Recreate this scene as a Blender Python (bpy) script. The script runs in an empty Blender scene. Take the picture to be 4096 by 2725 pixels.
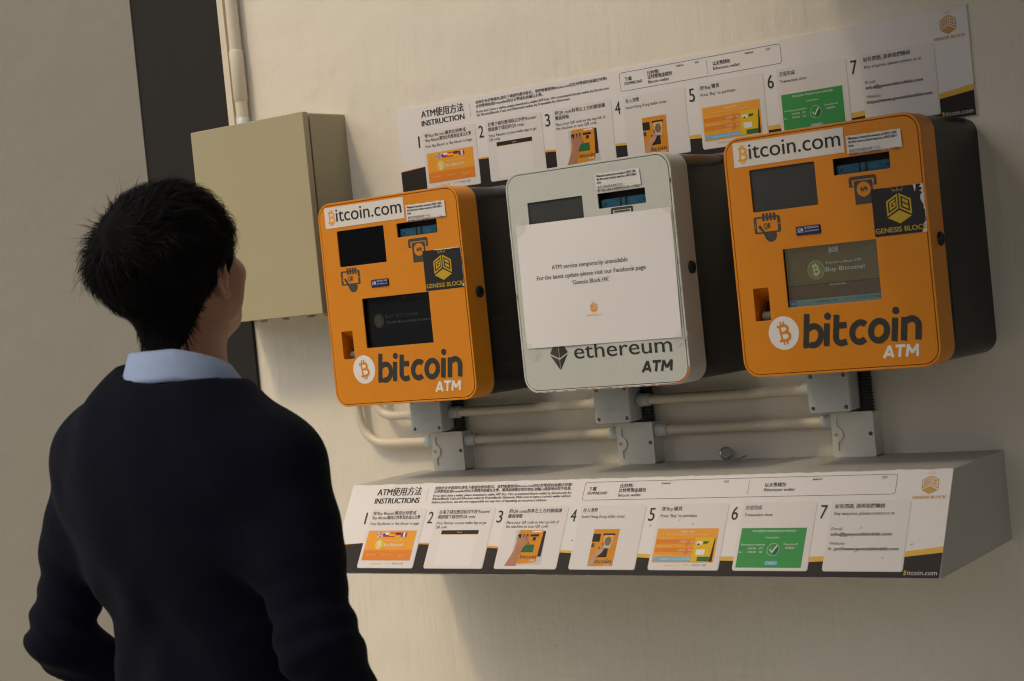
import bpy, bmesh, math, random
import numpy as np
from mathutils import Vector, Matrix
random.seed(7); rng = np.random.default_rng(7)
scene = bpy.context.scene
COL = scene.collection
R = math.radians

# ------------------------------------------------------------------ camera
cam_d = bpy.data.cameras.new('camera')
cam = bpy.data.objects.new('camera', cam_d); COL.objects.link(cam); scene.camera = cam
CAM = Vector((1.9728, -3.1770, 1.4358))
_r = Vector((0.80800, 0.58060, -0.10000)); _f = Vector((-0.5851, 0.8107, -0.0206))
_f.normalize(); _r = (_r - _f*_r.dot(_f)).normalized(); _u = _r.cross(_f)
cam.matrix_world = Matrix(((_r.x, _u.x, -_f.x, CAM.x), (_r.y, _u.y, -_f.y, CAM.y), (_r.z, _u.z, -_f.z, CAM.z), (0, 0, 0, 1)))
cam_d.sensor_width = 36.0
cam_d.lens = 7137.9*36/4096
cam_d.clip_start = 0.05; cam_d.clip_end = 2000
cam_d.dof.use_dof = True
cam_d.dof.focus_distance = 3.62
cam_d.dof.aperture_fstop = 9.0
cam_d.dof.aperture_blades = 0

# ------------------------------------------------------------------ sky, sun, exposure
SUNV = Vector((-0.38, -1.0, 1.40)).normalized()          # towards the sun
SUN_EL = math.asin(SUNV.z); SUN_AZ = math.atan2(SUNV.x, SUNV.y)
world = bpy.data.worlds.new('World'); scene.world = world; world.use_nodes = True
wn = world.node_tree; bg = wn.nodes['Background']
sky = wn.nodes.new('ShaderNodeTexSky'); sky.sky_type = 'NISHITA'; sky.sun_disc = False
sky.sun_elevation = SUN_EL; sky.sun_rotation = SUN_AZ
sky.air_density = 1.0; sky.dust_density = 6.0; sky.ozone_density = 1.0
wn.links.new(sky.outputs[0], bg.inputs[0]); bg.inputs[1].default_value = 0.15
sun_d = bpy.data.lights.new('sun', 'SUN'); sun = bpy.data.objects.new('sun', sun_d); COL.objects.link(sun)
sun_d.energy = 1.5; sun_d.angle = R(8); sun_d.color = (1.0, 0.81, 0.47)
sun.rotation_euler = (-SUNV).to_track_quat('-Z', 'Y').to_euler()
sun.location = SUNV*30
vs = scene.view_settings
vs.view_transform = 'Standard'; vs.look = 'None'; vs.gamma = 1.0; vs.use_curve_mapping = False
vs.exposure = -0.32
scene.cycles.max_bounces = 8; scene.cycles.filter_width = 1.15; scene.cycles.use_denoising = True

# ------------------------------------------------------------------ object helpers
def tag(o, label=None, cat=None, group=None, kind=None):
    if label: o['label'] = label
    if cat: o['category'] = cat
    if group: o['group'] = group
    if kind: o['kind'] = kind
    return o
def empty(name, loc, label, cat, group=None):
    o = bpy.data.objects.new(name, None); COL.objects.link(o); o.location = loc; o.empty_display_size = 0.05
    return tag(o, label, cat, group)

class Fr:                                                  # a local drawing plane
    def __init__(s, o=(0, 0, 0), ex=(1, 0, 0), ey=(0, 0, 1)):
        s.o = np.array(o, float); s.ex = np.array(ex, float); s.ey = np.array(ey, float); s.n = np.cross(s.ex, s.ey)
    def p(s, u, v, h=0.0):
        return s.o + s.ex*u + s.ey*v + s.n*h
    def sub(s, u, v, h=0.0, ang=0.0):
        c, q = math.cos(R(ang)), math.sin(R(ang))
        return Fr(s.p(u, v, h), s.ex*c + s.ey*q, s.ey*c - s.ex*q)
XZ = Fr()

def rr(x0, y0, x1, y1, r=0.0, n=6):
    if r <= 0: return [(x0, y0), (x1, y0), (x1, y1), (x0, y1)]
    out = []
    for cx, cy, a0 in ((x1-r, y0+r, -90), (x1-r, y1-r, 0), (x0+r, y1-r, 90), (x0+r, y0+r, 180)):
        for i in range(n+1):
            a = R(a0 + 90*i/n); out.append((cx + r*math.cos(a), cy + r*math.sin(a)))
    return out
def circ(cx, cy, r, n=28, ry=None):
    ry = r if ry is None else ry
    return [(cx + r*math.cos(2*math.pi*i/n), cy + ry*math.sin(2*math.pi*i/n)) for i in range(n)]
def arc(cx, cy, r, a0, a1, n=10, ry=None):
    ry = r if ry is None else ry
    return [(cx + r*math.cos(R(a0+(a1-a0)*i/n)), cy + ry*math.sin(R(a0+(a1-a0)*i/n))) for i in range(n+1)]

_tc = {}
def text_geo(body, res=2):
    k = (body, res)
    if k not in _tc:
        c = bpy.data.curves.new('lettering', 'FONT'); c.body = body; c.size = 1; c.resolution_u = res
        o = bpy.data.objects.new('lettering', c); COL.objects.link(o)
        dg = bpy.context.evaluated_depsgraph_get(); me = bpy.data.meshes.new_from_object(o.evaluated_get(dg))
        v = [(p.co.x, p.co.y) for p in me.vertices]; f = [tuple(p.vertices) for p in me.polygons]
        bpy.data.objects.remove(o); bpy.data.curves.remove(c); bpy.data.meshes.remove(me)
        _tc[k] = (np.array(v), f)
    return _tc[k]
def curve_geo(splines, extrude=0.0, bevel=0.0):
    c = bpy.data.curves.new('outline', 'CURVE'); c.dimensions = '2D'; c.fill_mode = 'BOTH'; c.extrude = extrude; c.bevel_depth = bevel; c.bevel_resolution = 1
    for s in splines:
        sp = c.splines.new('POLY'); sp.points.add(len(s)-1); sp.use_cyclic_u = True
        for q, p in zip(sp.points, s): q.co = (p[0], p[1], 0, 1)
    o = bpy.data.objects.new('outline', c); COL.objects.link(o)
    dg = bpy.context.evaluated_depsgraph_get(); me = bpy.data.meshes.new_from_object(o.evaluated_get(dg))
    v = [tuple(p.co) for p in me.vertices]; f = [tuple(p.vertices) for p in me.polygons]
    bpy.data.objects.remove(o); bpy.data.curves.remove(c); bpy.data.meshes.remove(me)
    return v, f

class MB:
    """collects shapes; build() links them as ONE mesh object"""
    def __init__(s): s.V = []; s.F = []; s.M = []; s.S = []; s.mats = []
    def mi(s, m):
        if m not in s.mats: s.mats.append(m)
        return s.mats.index(m)
    def add(s, V, F, m, smooth=False):
        b = len(s.V); s.V += [tuple(map(float, v)) for v in V]; i = s.mi(m)
        for f in F: s.F.append(tuple(b+j for j in f)); s.M.append(i); s.S.append(smooth)
        return s
    def poly(s, fr, pts, m, h=0.0): return s.add([fr.p(u, v, h) for u, v in pts], [tuple(range(len(pts)))], m)
    def plate(s, fr, pts, h0, h1, m, side=None, smooth=False):
        n = len(pts); V = [fr.p(u, v, h0) for u, v in pts] + [fr.p(u, v, h1) for u, v in pts]
        s.add(V, [tuple(range(n, 2*n)), tuple(reversed(range(n)))], m)
        return s.add(V, [(i, (i+1) % n, n+(i+1) % n, n+i) for i in range(n)], side or m, smooth)
    def bplate(s, fr, pts, h0, h1, m, bev=0.001, inset=None):   # prism with a chamfered front edge
        n = len(pts); P = np.array(pts); c = P.mean(0); w = np.ptp(P, 0); k = 1 - 2*(inset or bev)/w
        Q = (P-c)*k + c
        V = [fr.p(u, v, h0) for u, v in pts] + [fr.p(u, v, h1-bev) for u, v in pts] + [fr.p(u, v, h1) for u, v in Q]
        F = [tuple(range(2*n, 3*n)), tuple(reversed(range(n)))]
        s.add(V, F, m)
        return s.add(V, [(i+a, (i+1) % n+a, n+(i+1) % n+a, n+i+a) for a in (0, n) for i in range(n)], m, True)
    def shape(s, fr, splines, m, h=0.0, ext=0.0, bev=0.0):
        V, F = curve_geo(splines, ext/2, bev); return s.add([fr.p(a, b, h+c) for a, b, c in V], F, m)
    def box(s, x0, x1, y0, y1, z0, z1, m):
        V = [(x, y, z) for x in (x0, x1) for y in (y0, y1) for z in (z0, z1)]
        return s.add(V, [(0, 1, 3, 2), (4, 6, 7, 5), (0, 4, 5, 1), (2, 3, 7, 6), (0, 2, 6, 4), (1, 5, 7, 3)], m)
    def stroke(s, fr, pts, w, m, h=0.0, closed=False):
        P = np.array(pts, float); n = len(P)
        T = np.roll(P, -1, 0) - np.roll(P, 1, 0)
        if not closed: T[0] = P[1]-P[0]; T[-1] = P[-1]-P[-2]
        T /= np.linalg.norm(T, axis=1)[:, None] + 1e-12; N = np.stack([-T[:, 1], T[:, 0]], 1)
        # mitre correction
        for i in range(n if closed else 0): pass
        A = P + N*w/2; B = P - N*w/2
        V = [fr.p(*a, h) for a in B] + [fr.p(*a, h) for a in A]; e = n if closed else n-1
        return s.add(V, [(i, (i+1) % n, n+(i+1) % n, n+i) for i in range(e)], m)
    def text(s, fr, body, u0, v0, size, m, h=0.0, u1=None, bold=0.0, shear=0.0, res=2, cap=None, align='l'):
        v, f = text_geo(body, res)
        if not len(v): return s
        a = v[:, 0].min(); w = np.ptp(v[:, 0])
        sx = size if u1 is None else (u1-u0-bold)/w
        if cap: size = cap/v[:, 1].max()
        if u1 is None and cap: sx = size
        X = (v[:, 0]-a)*sx; Y = v[:, 1]*size
        if align == 'c': X = X - w*sx/2
        X = X + Y*shear
        k = 0
        offs = [0.0] if bold <= 0 else [0.0, bold*0.5, bold]
        for o in offs:
            s.add([fr.p(u0+x+o, v0+y, h+k*4e-5) for x, y in zip(X, Y)], f, m); k += 1
        return s
    def tube(s, pts, r, m, n=14, caps=True, rad=None):
        P = [Vector(p) for p in pts]; V = []; F = []
        up = None
        for i, p in enumerate(P):
            t = (P[min(i+1, len(P)-1)] - P[max(i-1, 0)]).normalized()
            if up is None: up = Vector((0, 0, 1)) if abs(t.z) < .9 else Vector((0, 1, 0))
            a = (up - t*up.dot(t)).normalized(); up = a; b = t.cross(a)
            q = r if rad is None else rad[i]
            V += [p + (a*math.cos(2*math.pi*j/n) + b*math.sin(2*math.pi*j/n))*q for j in range(n)]
        for i in range(len(P)-1):
            F += [(i*n+j, i*n+(j+1) % n, (i+1)*n+(j+1) % n, (i+1)*n+j) for j in range(n)]
        s.add(V, F, m, True)
        if caps: s.add(V, [tuple(reversed(range(n))), tuple(range((len(P)-1)*n, len(P)*n))], m)
        return s
    def lathe(s, o, ax, prof, m, n=24, smooth=True):          # prof: (radius, distance along ax)
        ax = Vector(ax).normalized(); a = ax.orthogonal().normalized(); b = ax.cross(a); o = Vector(o)
        V = [o + ax*d + (a*math.cos(2*math.pi*j/n) + b*math.sin(2*math.pi*j/n))*q for q, d in prof for j in range(n)]
        k = len(prof)
        s.add(V, [(i*n+j, i*n+(j+1) % n, (i+1)*n+(j+1) % n, (i+1)*n+j) for i in range(k-1) for j in range(n)], m, smooth)
        return s.add(V, [tuple(reversed(range(n))), tuple(range((k-1)*n, k*n))], m)
    def build(s, name, parent=None, label=None, cat=None, group=None, kind=None, loc=(0, 0, 0)):
        me = bpy.data.meshes.new(name); me.from_pydata(s.V, [], s.F)
        for m in s.mats: me.materials.append(m)
        me.polygons.foreach_set('material_index', s.M); me.polygons.foreach_set('use_smooth', s.S); me.update()
        o = bpy.data.objects.new(name, me); COL.objects.link(o); o.location = loc
        if parent: o.parent = parent
        return tag(o, label, cat, group, kind)

# ------------------------------------------------------------------ materials
def mat(name, col, rough=0.5, metal=0.0, bump=0.0, bscale=200.0, var=0.0, vscale=8.0, coat=0.0, emit=None, estr=0.0, spec=0.5, sheen=0.0, sss=0.0, alpha=1.0, stretch=None, dirt=None, dscale=4.0, damt=0.0, rvar=0.0):
    m = bpy.data.materials.new(name); m.use_nodes = True; nt = m.node_tree; b = nt.nodes['Principled BSDF']; L = nt.links.new
    def I(k, v): b.inputs[k].default_value = v
    I('Base Color', (*col, 1)); I('Roughness', rough); I('Metallic', metal); I('Coat Weight', coat); I('Coat Roughness', .08); I('Specular IOR Level', spec); I('Sheen Weight', sheen); I('Alpha', alpha)
    if sss: I('Subsurface Weight', sss); I('Subsurface Radius', (.012, .004, .002)); I('Subsurface Scale', 0.6)
    if emit: I('Emission Color', (*emit, 1)); I('Emission Strength', estr)
    tc = nt.nodes.new('ShaderNodeTexCoord'); src = tc.outputs['Object']
    if stretch:
        mp = nt.nodes.new('ShaderNodeMapping'); mp.inputs['Scale'].default_value = stretch; L(src, mp.inputs[0]); src2 = mp.outputs[0]
    else: src2 = src
    cur = None
    if var:
        n = nt.nodes.new('ShaderNodeTexNoise'); n.inputs['Scale'].default_value = vscale; n.inputs['Detail'].default_value = 6; L(src2, n.inputs['Vector'])
        mx = nt.nodes.new('ShaderNodeMix'); mx.data_type = 'RGBA'
        mx.inputs[6].default_value = (*[c*(1-var) for c in col], 1); mx.inputs[7].default_value = (*[min(1, c*(1+var)) for c in col], 1)
        L(n.outputs[0], mx.inputs[0]); cur = mx.outputs[2]
        if rvar:
            mr = nt.nodes.new('ShaderNodeMapRange'); mr.inputs[3].default_value = rough-rvar; mr.inputs[4].default_value = rough+rvar; L(n.outputs[0], mr.inputs[0]); L(mr.outputs[0], b.inputs['Roughness'])
    if dirt:
        n = nt.nodes.new('ShaderNodeTexNoise'); n.inputs['Scale'].default_value = dscale; n.inputs['Detail'].default_value = 8; n.inputs['Roughness'].default_value = .65; L(src, n.inputs['Vector'])
        rp = nt.nodes.new('ShaderNodeMapRange'); rp.inputs[1].default_value = .55; rp.inputs[2].default_value = .75; rp.inputs[4].default_value = damt; L(n.outputs[0], rp.inputs[0])
        mx = nt.nodes.new('ShaderNodeMix'); mx.data_type = 'RGBA'; mx.inputs[6].default_value = (*col, 1); mx.inputs[7].default_value = (*dirt, 1)
        if cur: L(cur, mx.inputs[6])
        L(rp.outputs[0], mx.inputs[0]); cur = mx.outputs[2]
    if cur: L(cur, b.inputs['Base Color'])
    if bump:
        n = nt.nodes.new('ShaderNodeTexNoise'); n.inputs['Scale'].default_value = bscale; n.inputs['Detail'].default_value = 5; L(src2, n.inputs['Vector'])
        bp = nt.nodes.new('ShaderNodeBump'); bp.inputs['Strength'].default_value = bump; bp.inputs['Distance'].default_value = .002; L(n.outputs[0], bp.inputs['Height']); L(bp.outputs[0], b.inputs['Normal'])
    return m

def plaster(name, col, dirt, streak=1.0, relief=.35):
    """painted plaster: brush streaks, trowel relief, faint stains and specks"""
    m = bpy.data.materials.new(name); m.use_nodes = True; nt = m.node_tree; b = nt.nodes['Principled BSDF']; L = nt.links.new; N = nt.nodes.new
    b.inputs['Roughness'].default_value = .55; b.inputs['Specular IOR Level'].default_value = .35
    tc = N('ShaderNodeTexCoord'); o = tc.outputs['Object']
    def noise(scale, detail, rough=.5, sc=None):
        n = N('ShaderNodeTexNoise'); n.inputs['Scale'].default_value = scale; n.inputs['Detail'].default_value = detail; n.inputs['Roughness'].default_value = rough
        if sc:
            mp = N('ShaderNodeMapping'); mp.inputs['Scale'].default_value = sc; L(o, mp.inputs[0]); L(mp.outputs[0], n.inputs['Vector'])
        else: L(o, n.inputs['Vector'])
        return n.outputs[0]
    def rng_(x, a, c, lo, hi):
        r = N('ShaderNodeMapRange'); r.inputs[1].default_value = a; r.inputs[2].default_value = c; r.inputs[3].default_value = lo; r.inputs[4].default_value = hi; L(x, r.inputs[0]); return r.outputs[0]
    def mix(fac, a, c):
        mx = N('ShaderNodeMix'); mx.data_type = 'RGBA'; L(fac, mx.inputs[0])
        for i, x in ((6, a), (7, c)):
            if isinstance(x, tuple): mx.inputs[i].default_value = (*x, 1)
            else: L(x, mx.inputs[i])
        return mx.outputs[2]
    c1 = mix(noise(1.6, 5, .55), tuple(x*.90 for x in col), tuple(min(1, x*1.07) for x in col))
    c2 = mix(rng_(noise(9, 8, .7), .60, .80, 0, .30), c1, dirt)
    c3 = mix(rng_(noise(26, 3, .6), .735, .775, 0, .55), c2, tuple(x*.55 for x in dirt))
    L(c3, b.inputs['Base Color'])
    st = noise(34, 4, .6, (1.0, 1.0, .10)); fine = noise(420, 3, .6); big = noise(7, 4, .5)
    a1 = N('ShaderNodeMath'); a1.operation = 'MULTIPLY'; a1.inputs[1].default_value = 1.6*streak; L(st, a1.inputs[0])
    a2 = N('ShaderNodeMath'); a2.operation = 'MULTIPLY_ADD'; a2.inputs[1].default_value = .35; L(fine, a2.inputs[0]); L(a1.outputs[0], a2.inputs[2])
    a3 = N('ShaderNodeMath'); a3.operation = 'MULTIPLY_ADD'; a3.inputs[1].default_value = 3.0; L(big, a3.inputs[0]); L(a2.outputs[0], a3.inputs[2])
    bp = N('ShaderNodeBump'); bp.inputs['Strength'].default_value = relief; bp.inputs['Distance'].default_value = .004; L(a3.outputs[0], bp.inputs['Height']); L(bp.outputs[0], b.inputs['Normal'])
    return m
# ------------------------------------------------------------------ the place: ground, walls, far side of the street
GZ = -0.06
M_wall = plaster('cream_plaster', (.75, .70, .590), (.48, .43, .34), relief=.55)
M_grey = plaster('grey_render', (.245, .232, .200), (.18, .17, .145), streak=.5, relief=.5)
M_band = mat('dark_brown_paint', (.013, .011, .009), .65, spec=.3, bump=.25, bscale=60, var=.25, vscale=5, stretch=(1, 1, .25))
M_pave = mat('pale_stone_paving', (.46, .45, .39), .85, bump=.4, bscale=40, var=.2, vscale=3)
M_road = mat('asphalt', (.055, .055, .055), .9, bump=.5, bscale=90, var=.25, vscale=6)

MB().add([(-300, -300, GZ-.15), (300, -300, GZ-.15), (300, 300, GZ-.15), (-300, 300, GZ-.15)], [(0, 1, 2, 3)], M_road).build('ground', kind='structure')
MB().box(-40, 40, -14, .25, GZ-.149, GZ, M_pave).build('pavement', kind='structure')

def wall(name, x0, x1, y0, y1, z1, m, label, n=2):
    MB().box(x0, x1, y0, y1, GZ-.02, z1, m).build(name, label=label, cat='wall')
wall('plaster_wall', -1.09, 9, 0, .25, 4.2, M_wall, 'cream painted plaster wall behind the three machines')
wall('pier', -1.395, -1.09, -.009, .25, 4.2, M_band, 'dark brown vertical pier beside the grey metal cabinet')
wall('grey_wall', -9, -1.395, -.012, .25, 4.2, M_grey, 'plain grey rendered wall at the far left behind the person')

MB().box(.40, 6, -3.0, 0, 2.30, 2.52, M_band).build('shade_slab', label='unseen dark brown slab added overhead to shade the right-hand machine', cat='shade_slab')  # overhead slab out of view, added to darken the right-hand side
# buildings across the street, behind the camera: tower added to shade the right-hand side; they show in the glass
M_b1 = mat('pale_tile_facade', (.42, .40, .36), .6, bump=.2, bscale=8, var=.12, vscale=1.5)
M_b2 = mat('beige_facade', (.40, .34, .26), .7, bump=.2, bscale=6, var=.12, vscale=1.0)
M_bg = mat('window_glass', (.03, .035, .04), .08)
def building(x0, x1, y1, h, m, label, nx, nz):
    e = empty('building', ((x0+x1)/2, y1-4, GZ-.15), label, 'building')
    w = (x1-x0)/2
    MB().box(-w, w, -4, 4, 0, h, m).build('wall', e)
    MB().box(-w-.2, w+.2, -4.2, 4.25, h+.003, h+.6, m).build('parapet', e)
    for i in range(nx):
        for j in range(nz):
            cx = -w + (i+.5)*2*w/nx; cz = 2.4 + (j+.5)*(h-3)/nz
            f = MB().box(cx-.75, cx+.75, 4.003, 4.10, cz-.8, cz+.8, M_b1 if m is M_b2 else M_b2).build('window', e)
            MB().box(cx-.68, cx+.68, 4.103, 4.11, cz-.73, cz+.73, M_bg).build('pane', f)
building(-5.25, -2.4, -14.3, 27, M_b1, 'unseen slim pale tower added across the street to shade the right of the plaster wall', 1, 7)  # added so its soft edge dims the sun towards the right
building(-30, -2, -26, 7, M_b2, 'low beige building across the street opposite the plaster wall', 7, 2)

# ------------------------------------------------------------------ sloped ledge under the machines
M_ledge = plaster('ledge_paint', (.50, .49, .45), (.36, .33, .27), streak=.3, relief=.25)
LX0, LX1 = -.606, .767
LP = [(0.0, 1.077), (-.2400, 1.0748), (-.2429, 1.0725), (-.3475, .9035), (-.3455, .9005), (0.0, .911)]
mb = MB(); n = len(LP)
V = [(LX0, y-.0, z) for y, z in LP] + [(LX1, y, z) for y, z in LP]
mb.add([(x, y if y < 0 else .004, z) for x, y, z in V], [tuple(range(n)), tuple(reversed(range(n, 2*n)))] + [(i, n+i, n+(i+1) % n, (i+1) % n) for i in range(n)], M_ledge)
mb.build('wall_ledge', label='pale painted masonry ledge with sloped front, built onto the wall below the machines', cat='ledge')
# flaked paint crumbs lying along the back of the ledge
M_crumb = mat('paint_crumb', (.33, .26, .17), .9)
mb = MB()
for i in range(60):
    x = random.choice([random.uniform(.22, .36), random.uniform(-.36, -.28), random.uniform(.52, .78), random.uniform(-.6, .75)]); y = -abs(random.gauss(0, .012))-.004; s = random.uniform(.0008, .003)
    mb.add([(x+random.uniform(-s, s), y+random.uniform(-s, s), 1.0773 + (s*random.random() if k == 3 else 0)) for k in range(4)], [(0, 1, 2), (0, 1, 3), (1, 2, 3), (0, 2, 3)], M_crumb)
mb.build('paint_crumbs', label='tiny crumbs of flaked paint along the back of the ledge', cat='crumbs', kind='stuff')

# ------------------------------------------------------------------ metal cabinet with door
M_cab = mat('beige_powder_coat', (.40, .355, .215), .42, bump=.06, bscale=260, var=.06, vscale=3)
M_cabs = mat('cabinet_gasket', (.02, .02, .018), .8)
M_pvc = mat('cream_pvc', (.68, .61, .48), .38, var=.08, vscale=9, dirt=(.40, .34, .25), dscale=14, damt=.4)
M_gpvc = mat('grey_pvc', (.54, .57, .55), .42, bump=.08, bscale=150, var=.06, vscale=10)
M_wpvc = mat('pale_painted_pvc', (.68, .67, .60), .5, bump=.3, bscale=55, var=.07, vscale=12, stretch=(1, 1, .3))
M_steel = mat('dull_screw_steel', (.20, .19, .17), .35, .9)
M_dark = mat('black_recess', (.006, .006, .006), .6)
e = empty('metal_cabinet', (-.9118, 0, 1.456), 'beige metal wall cabinet with plain door, left of the machines', 'cabinet')
CX0, CX1, CH = -.1803, .1803, .459
xz = Fr((0, 0, 0))
MB().plate(xz, rr(CX0+.002, .002, CX1-.002, CH-.002, .004, 3), -.004, .1225, M_cab, smooth=False).build('body', e)
MB().plate(xz, rr(CX0+.010, .010, CX1-.010, CH-.010), .1225, .1305, M_cabs).build('gasket', e)
MB().bplate(xz, rr(CX0, 0, CX1, CH, .003, 3), .1305, .1465, M_cab, .0015).build('door', e)
for gx, gy, r_ in ((-.10, -.045, .010), (-.025, -.05, .009), (.055, -.05, .012), (.115, -.055, .013)):
    g = MB(); g.lathe((gx, gy, .002), (0, 0, -1), [(r_, 0), (r_, .003), (r_*.8, .0035), (r_*.8, .007), (r_*.45, .008)], M_cab, 12, False); g.build('cable_gland', e)

# ------------------------------------------------------------------ conduits
def bend(pts, rad, n=8):
    """round the corners of a polyline"""
    P = [Vector(p) for p in pts]; out = [P[0]]
    for a, b, c in zip(P, P[1:], P[2:]):
        d1 = (a-b).normalized(); d2 = (c-b).normalized(); s = b + d1*rad; t = b + d2*rad
        for i in range(n+1):
            k = i/n; out.append(s*(1-k)**2 + b*2*k*(1-k) + t*k*k)
    out.append(P[-1]); return out
def ribbed(mb, o, ax, r, l, m, n=26):
    ax = Vector(ax); a = ax.orthogonal().normalized(); b = ax.cross(a); o = Vector(o); V = []; k = n*4
    for d in (0, l):
        V += [o + ax*d + (a*math.cos(2*math.pi*j/k) + b*math.sin(2*math.pi*j/k))*(r if j % 4 < 2 else r*.93) for j in range(k)]
    mb.add(V, [(j, (j+1) % k, k+(j+1) % k, k+j) for j in range(k)] + [tuple(reversed(range(k))), tuple(range(k, 2*k))], m)
def adapter(e, x, y, z, sgn, r=.0135):
    mb = MB(); ribbed(mb, (x, y, z), (sgn, 0, 0), r*1.02, .011, M_gpvc); mb.lathe((x+sgn*.011, y, z), (sgn, 0, 0), [(r, 0), (r, .014), (r*.96, .0155), (r*.78, .0155)], M_gpvc, 22)
    mb.build('coupling', e)
def conduit(x0, x1, y, z, label):
    e = empty('conduit', ((x0+x1)/2, y, z), label, 'conduit'); w = (x1-x0)/2
    MB().tube([(-w+.0162, 0, 0), (w-.0162, 0, 0)], .0105, M_pvc, 18).build('pipe', e)
    adapter(e, -w, 0, 0, 1); adapter(e, w, 0, 0, -1)
BX = (-.5707, -.0769, .4154)                     # left edges of the upper boxes
LB = (-.5430, -.0475, .4440)                     # left edges of the lower boxes
conduit(BX[0]+.0878, BX[1], -.034, 1.2075, 'upper cream conduit between the left and middle grey junction boxes')
conduit(BX[1]+.0894, BX[2], -.034, 1.2105, 'upper cream conduit between the middle and right grey junction boxes')
conduit(LB[0]+.0895, LB[1], -.022, 1.1430, 'lower cream conduit between the left and middle pale boxes on the ledge')
conduit(LB[1]+.0895, LB[2], -.022, 1.1455, 'lower cream conduit between the middle and right pale boxes on the ledge')
def curved(pts, rad, label):
    e = empty('conduit', pts[-1], label, 'conduit'); o = Vector(pts[-1]); P = [Vector(p)-o for p in pts]
    q = bend(P[:-1] + [P[-1]-Vector((.016, 0, 0))], rad, 12); MB().tube(q, .0105, M_pvc, 18).build('pipe', e); adapter(e, 0, 0, 0, -1)
curved([(-.765, -.022, 1.46), (-.765, -.022, 1.1445), (LB[0], -.022, 1.1430)], .085, 'outer curved cream conduit sweeping down into the left pale box')
curved([(-.700, -.034, 1.46), (-.700, -.034, 1.2075), (BX[0], -.034, 1.2070)], .055, 'inner curved cream conduit bending into the left grey junction box')
e = empty('conduit', (-1.038, -.019, 1.915), 'tall cream conduit rising from the top of the beige cabinet', 'conduit')
MB().tube([(0, 0, .03), (0, 0, 2.28)], .0150, M_pvc, 20).build('pipe', e)
MB().lathe((0, 0, .002), (0, 0, 1), [(.0165, 0), (.0165, .03), (.014, .031)], M_gpvc, 20).build('adapter', e)
MB().lathe((0, 0, .072), (0, 0, 1), [(.0152, 0), (.0172, .002), (.0172, .12), (.0155, .124)], M_pvc, 20).build('coupling', e)
e = empty('conduit', (-1.0795, -.010, 1.0), 'thin cream trunking strip along the edge of the dark pier', 'trunking')
MB().plate(Fr((0, 0, 0)), rr(-.0095, .915, .0095, 3.2), -.010, .006, M_pvc).build('cover', e)

# ------------------------------------------------------------------ junction boxes
NAMES = ('left', 'middle', 'right')
for k, x in enumerate(BX):
    e = empty('junction_box', (x+.0439, 0, 1.1675), 'grey plastic junction box with lid screws, directly under the %s machine' % NAMES[k], 'junction box', 'grey junction boxes under the machines')
    z1 = .0805; f = Fr((0, 0, 0))
    MB().plate(f, rr(-.0425, .0012, .0425, z1-.001, .006, 4), -.002, .0595, M_gpvc, smooth=True).build('base', e)
    MB().bplate(f, rr(-.0439, 0, .0439, z1, .007, 5), .0603, .0700, M_gpvc, .0016).build('lid', e)
    for sx in (-.0345, .0345):
        for sz in (.0095, z1-.0095):
            mb = MB(); mb.lathe((sx, -.0695, sz), (0, -1, 0), [(.0042, -.002), (.0042, .0006)], M_dark, 14); mb.lathe((sx, -.0702, sz), (0, -1, 0), [(.0034, 0), (.0030, .0008)], M_steel, 14)
            mb.box(sx-.0026, sx+.0026, -.0714, -.0709, sz-.0004, sz+.0004, M_dark); mb.build('screw', e)
    mb = MB(); mb.shape(f, [rr(-.006, .026, .006, .037, .001, 2), rr(-.0052, .0268, .0052, .0362, .001, 2)], M_gpvc, .0704, .0005); mb.build('embossed_mark', e)
for k, x in enumerate(LB):
    e = empty('pale_junction_box', (x+.0439, 0, 1.0775), 'pale painted conduit box with recessed cover standing on the ledge, %s of three' % NAMES[k], 'junction box', 'pale boxes on the ledge')
    f = Fr((0, 0, 0)); h = .0868
    MB().plate(f, rr(-.0432, 0, .0432, h-.0005, .004, 3), -.002, .0345, M_wpvc).build('base', e)
    # cover: raised border with two screw lobes, recessed field
    mb = MB(); fld = [(-.033, .012), (.033, .012), (.033, .028)] + [(.0285+.016*math.cos(R(a)), .0445+.016*math.sin(R(a))) for a in range(-72, -289, -18)] + [(.033, .061), (.033, .0765), (-.033, .0765), (-.033, .061)]
    fld = [(-.033, .012), (.033, .012), (.033, .030)] + arc(.037, .044, .0152, 252, 108, 10) + [(.033, .058), (.033, .0765), (-.033, .0765), (-.033, .058)] + arc(-.037, .044, .0152, 72, -72, 10) + [(-.033, .030)]
    mb.shape(f, [rr(-.0439, 0, .0439, h, .004, 4), fld], M_wpvc, .0366, .0040, .0003); mb.poly(f, rr(-.040, .004, .040, h-.004), M_wpvc, .0352); mb.build('cover', e)
    for sx in (-.0365, .0365):
        mb = MB(); mb.lathe((sx, -.0388, .044), (0, -1, 0), [(.0040, -.001), (.0040, .0012), (.0030, .0018)], M_steel if sx > 0 else M_wpvc, 16)
        for q in (0, 90): mb.box(sx-(.0022 if q else .0005), sx+(.0022 if q else .0005), -.04085, -.04065, .044-(.0005 if q else .0022), .044+(.0005 if q else .0022), M_dark)
        mb.build('screw', e)
    for cz in (.064, .026):
        mb = MB(); q = Fr((.0432, 0, 0), (0, 1, 0), (0, 0, 1)); mb.shape(Fr((.0433, 0, 0), (0, 1, 0), (0, 0, 1)), [circ(-.018, cz, .0105, 26), circ(-.018, cz, .0098, 26)], M_gpvc, 0, .0006); mb.build('knockout', e)
M_flex = mat('black_flexible_conduit', (.018, .018, .02), .5)
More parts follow.
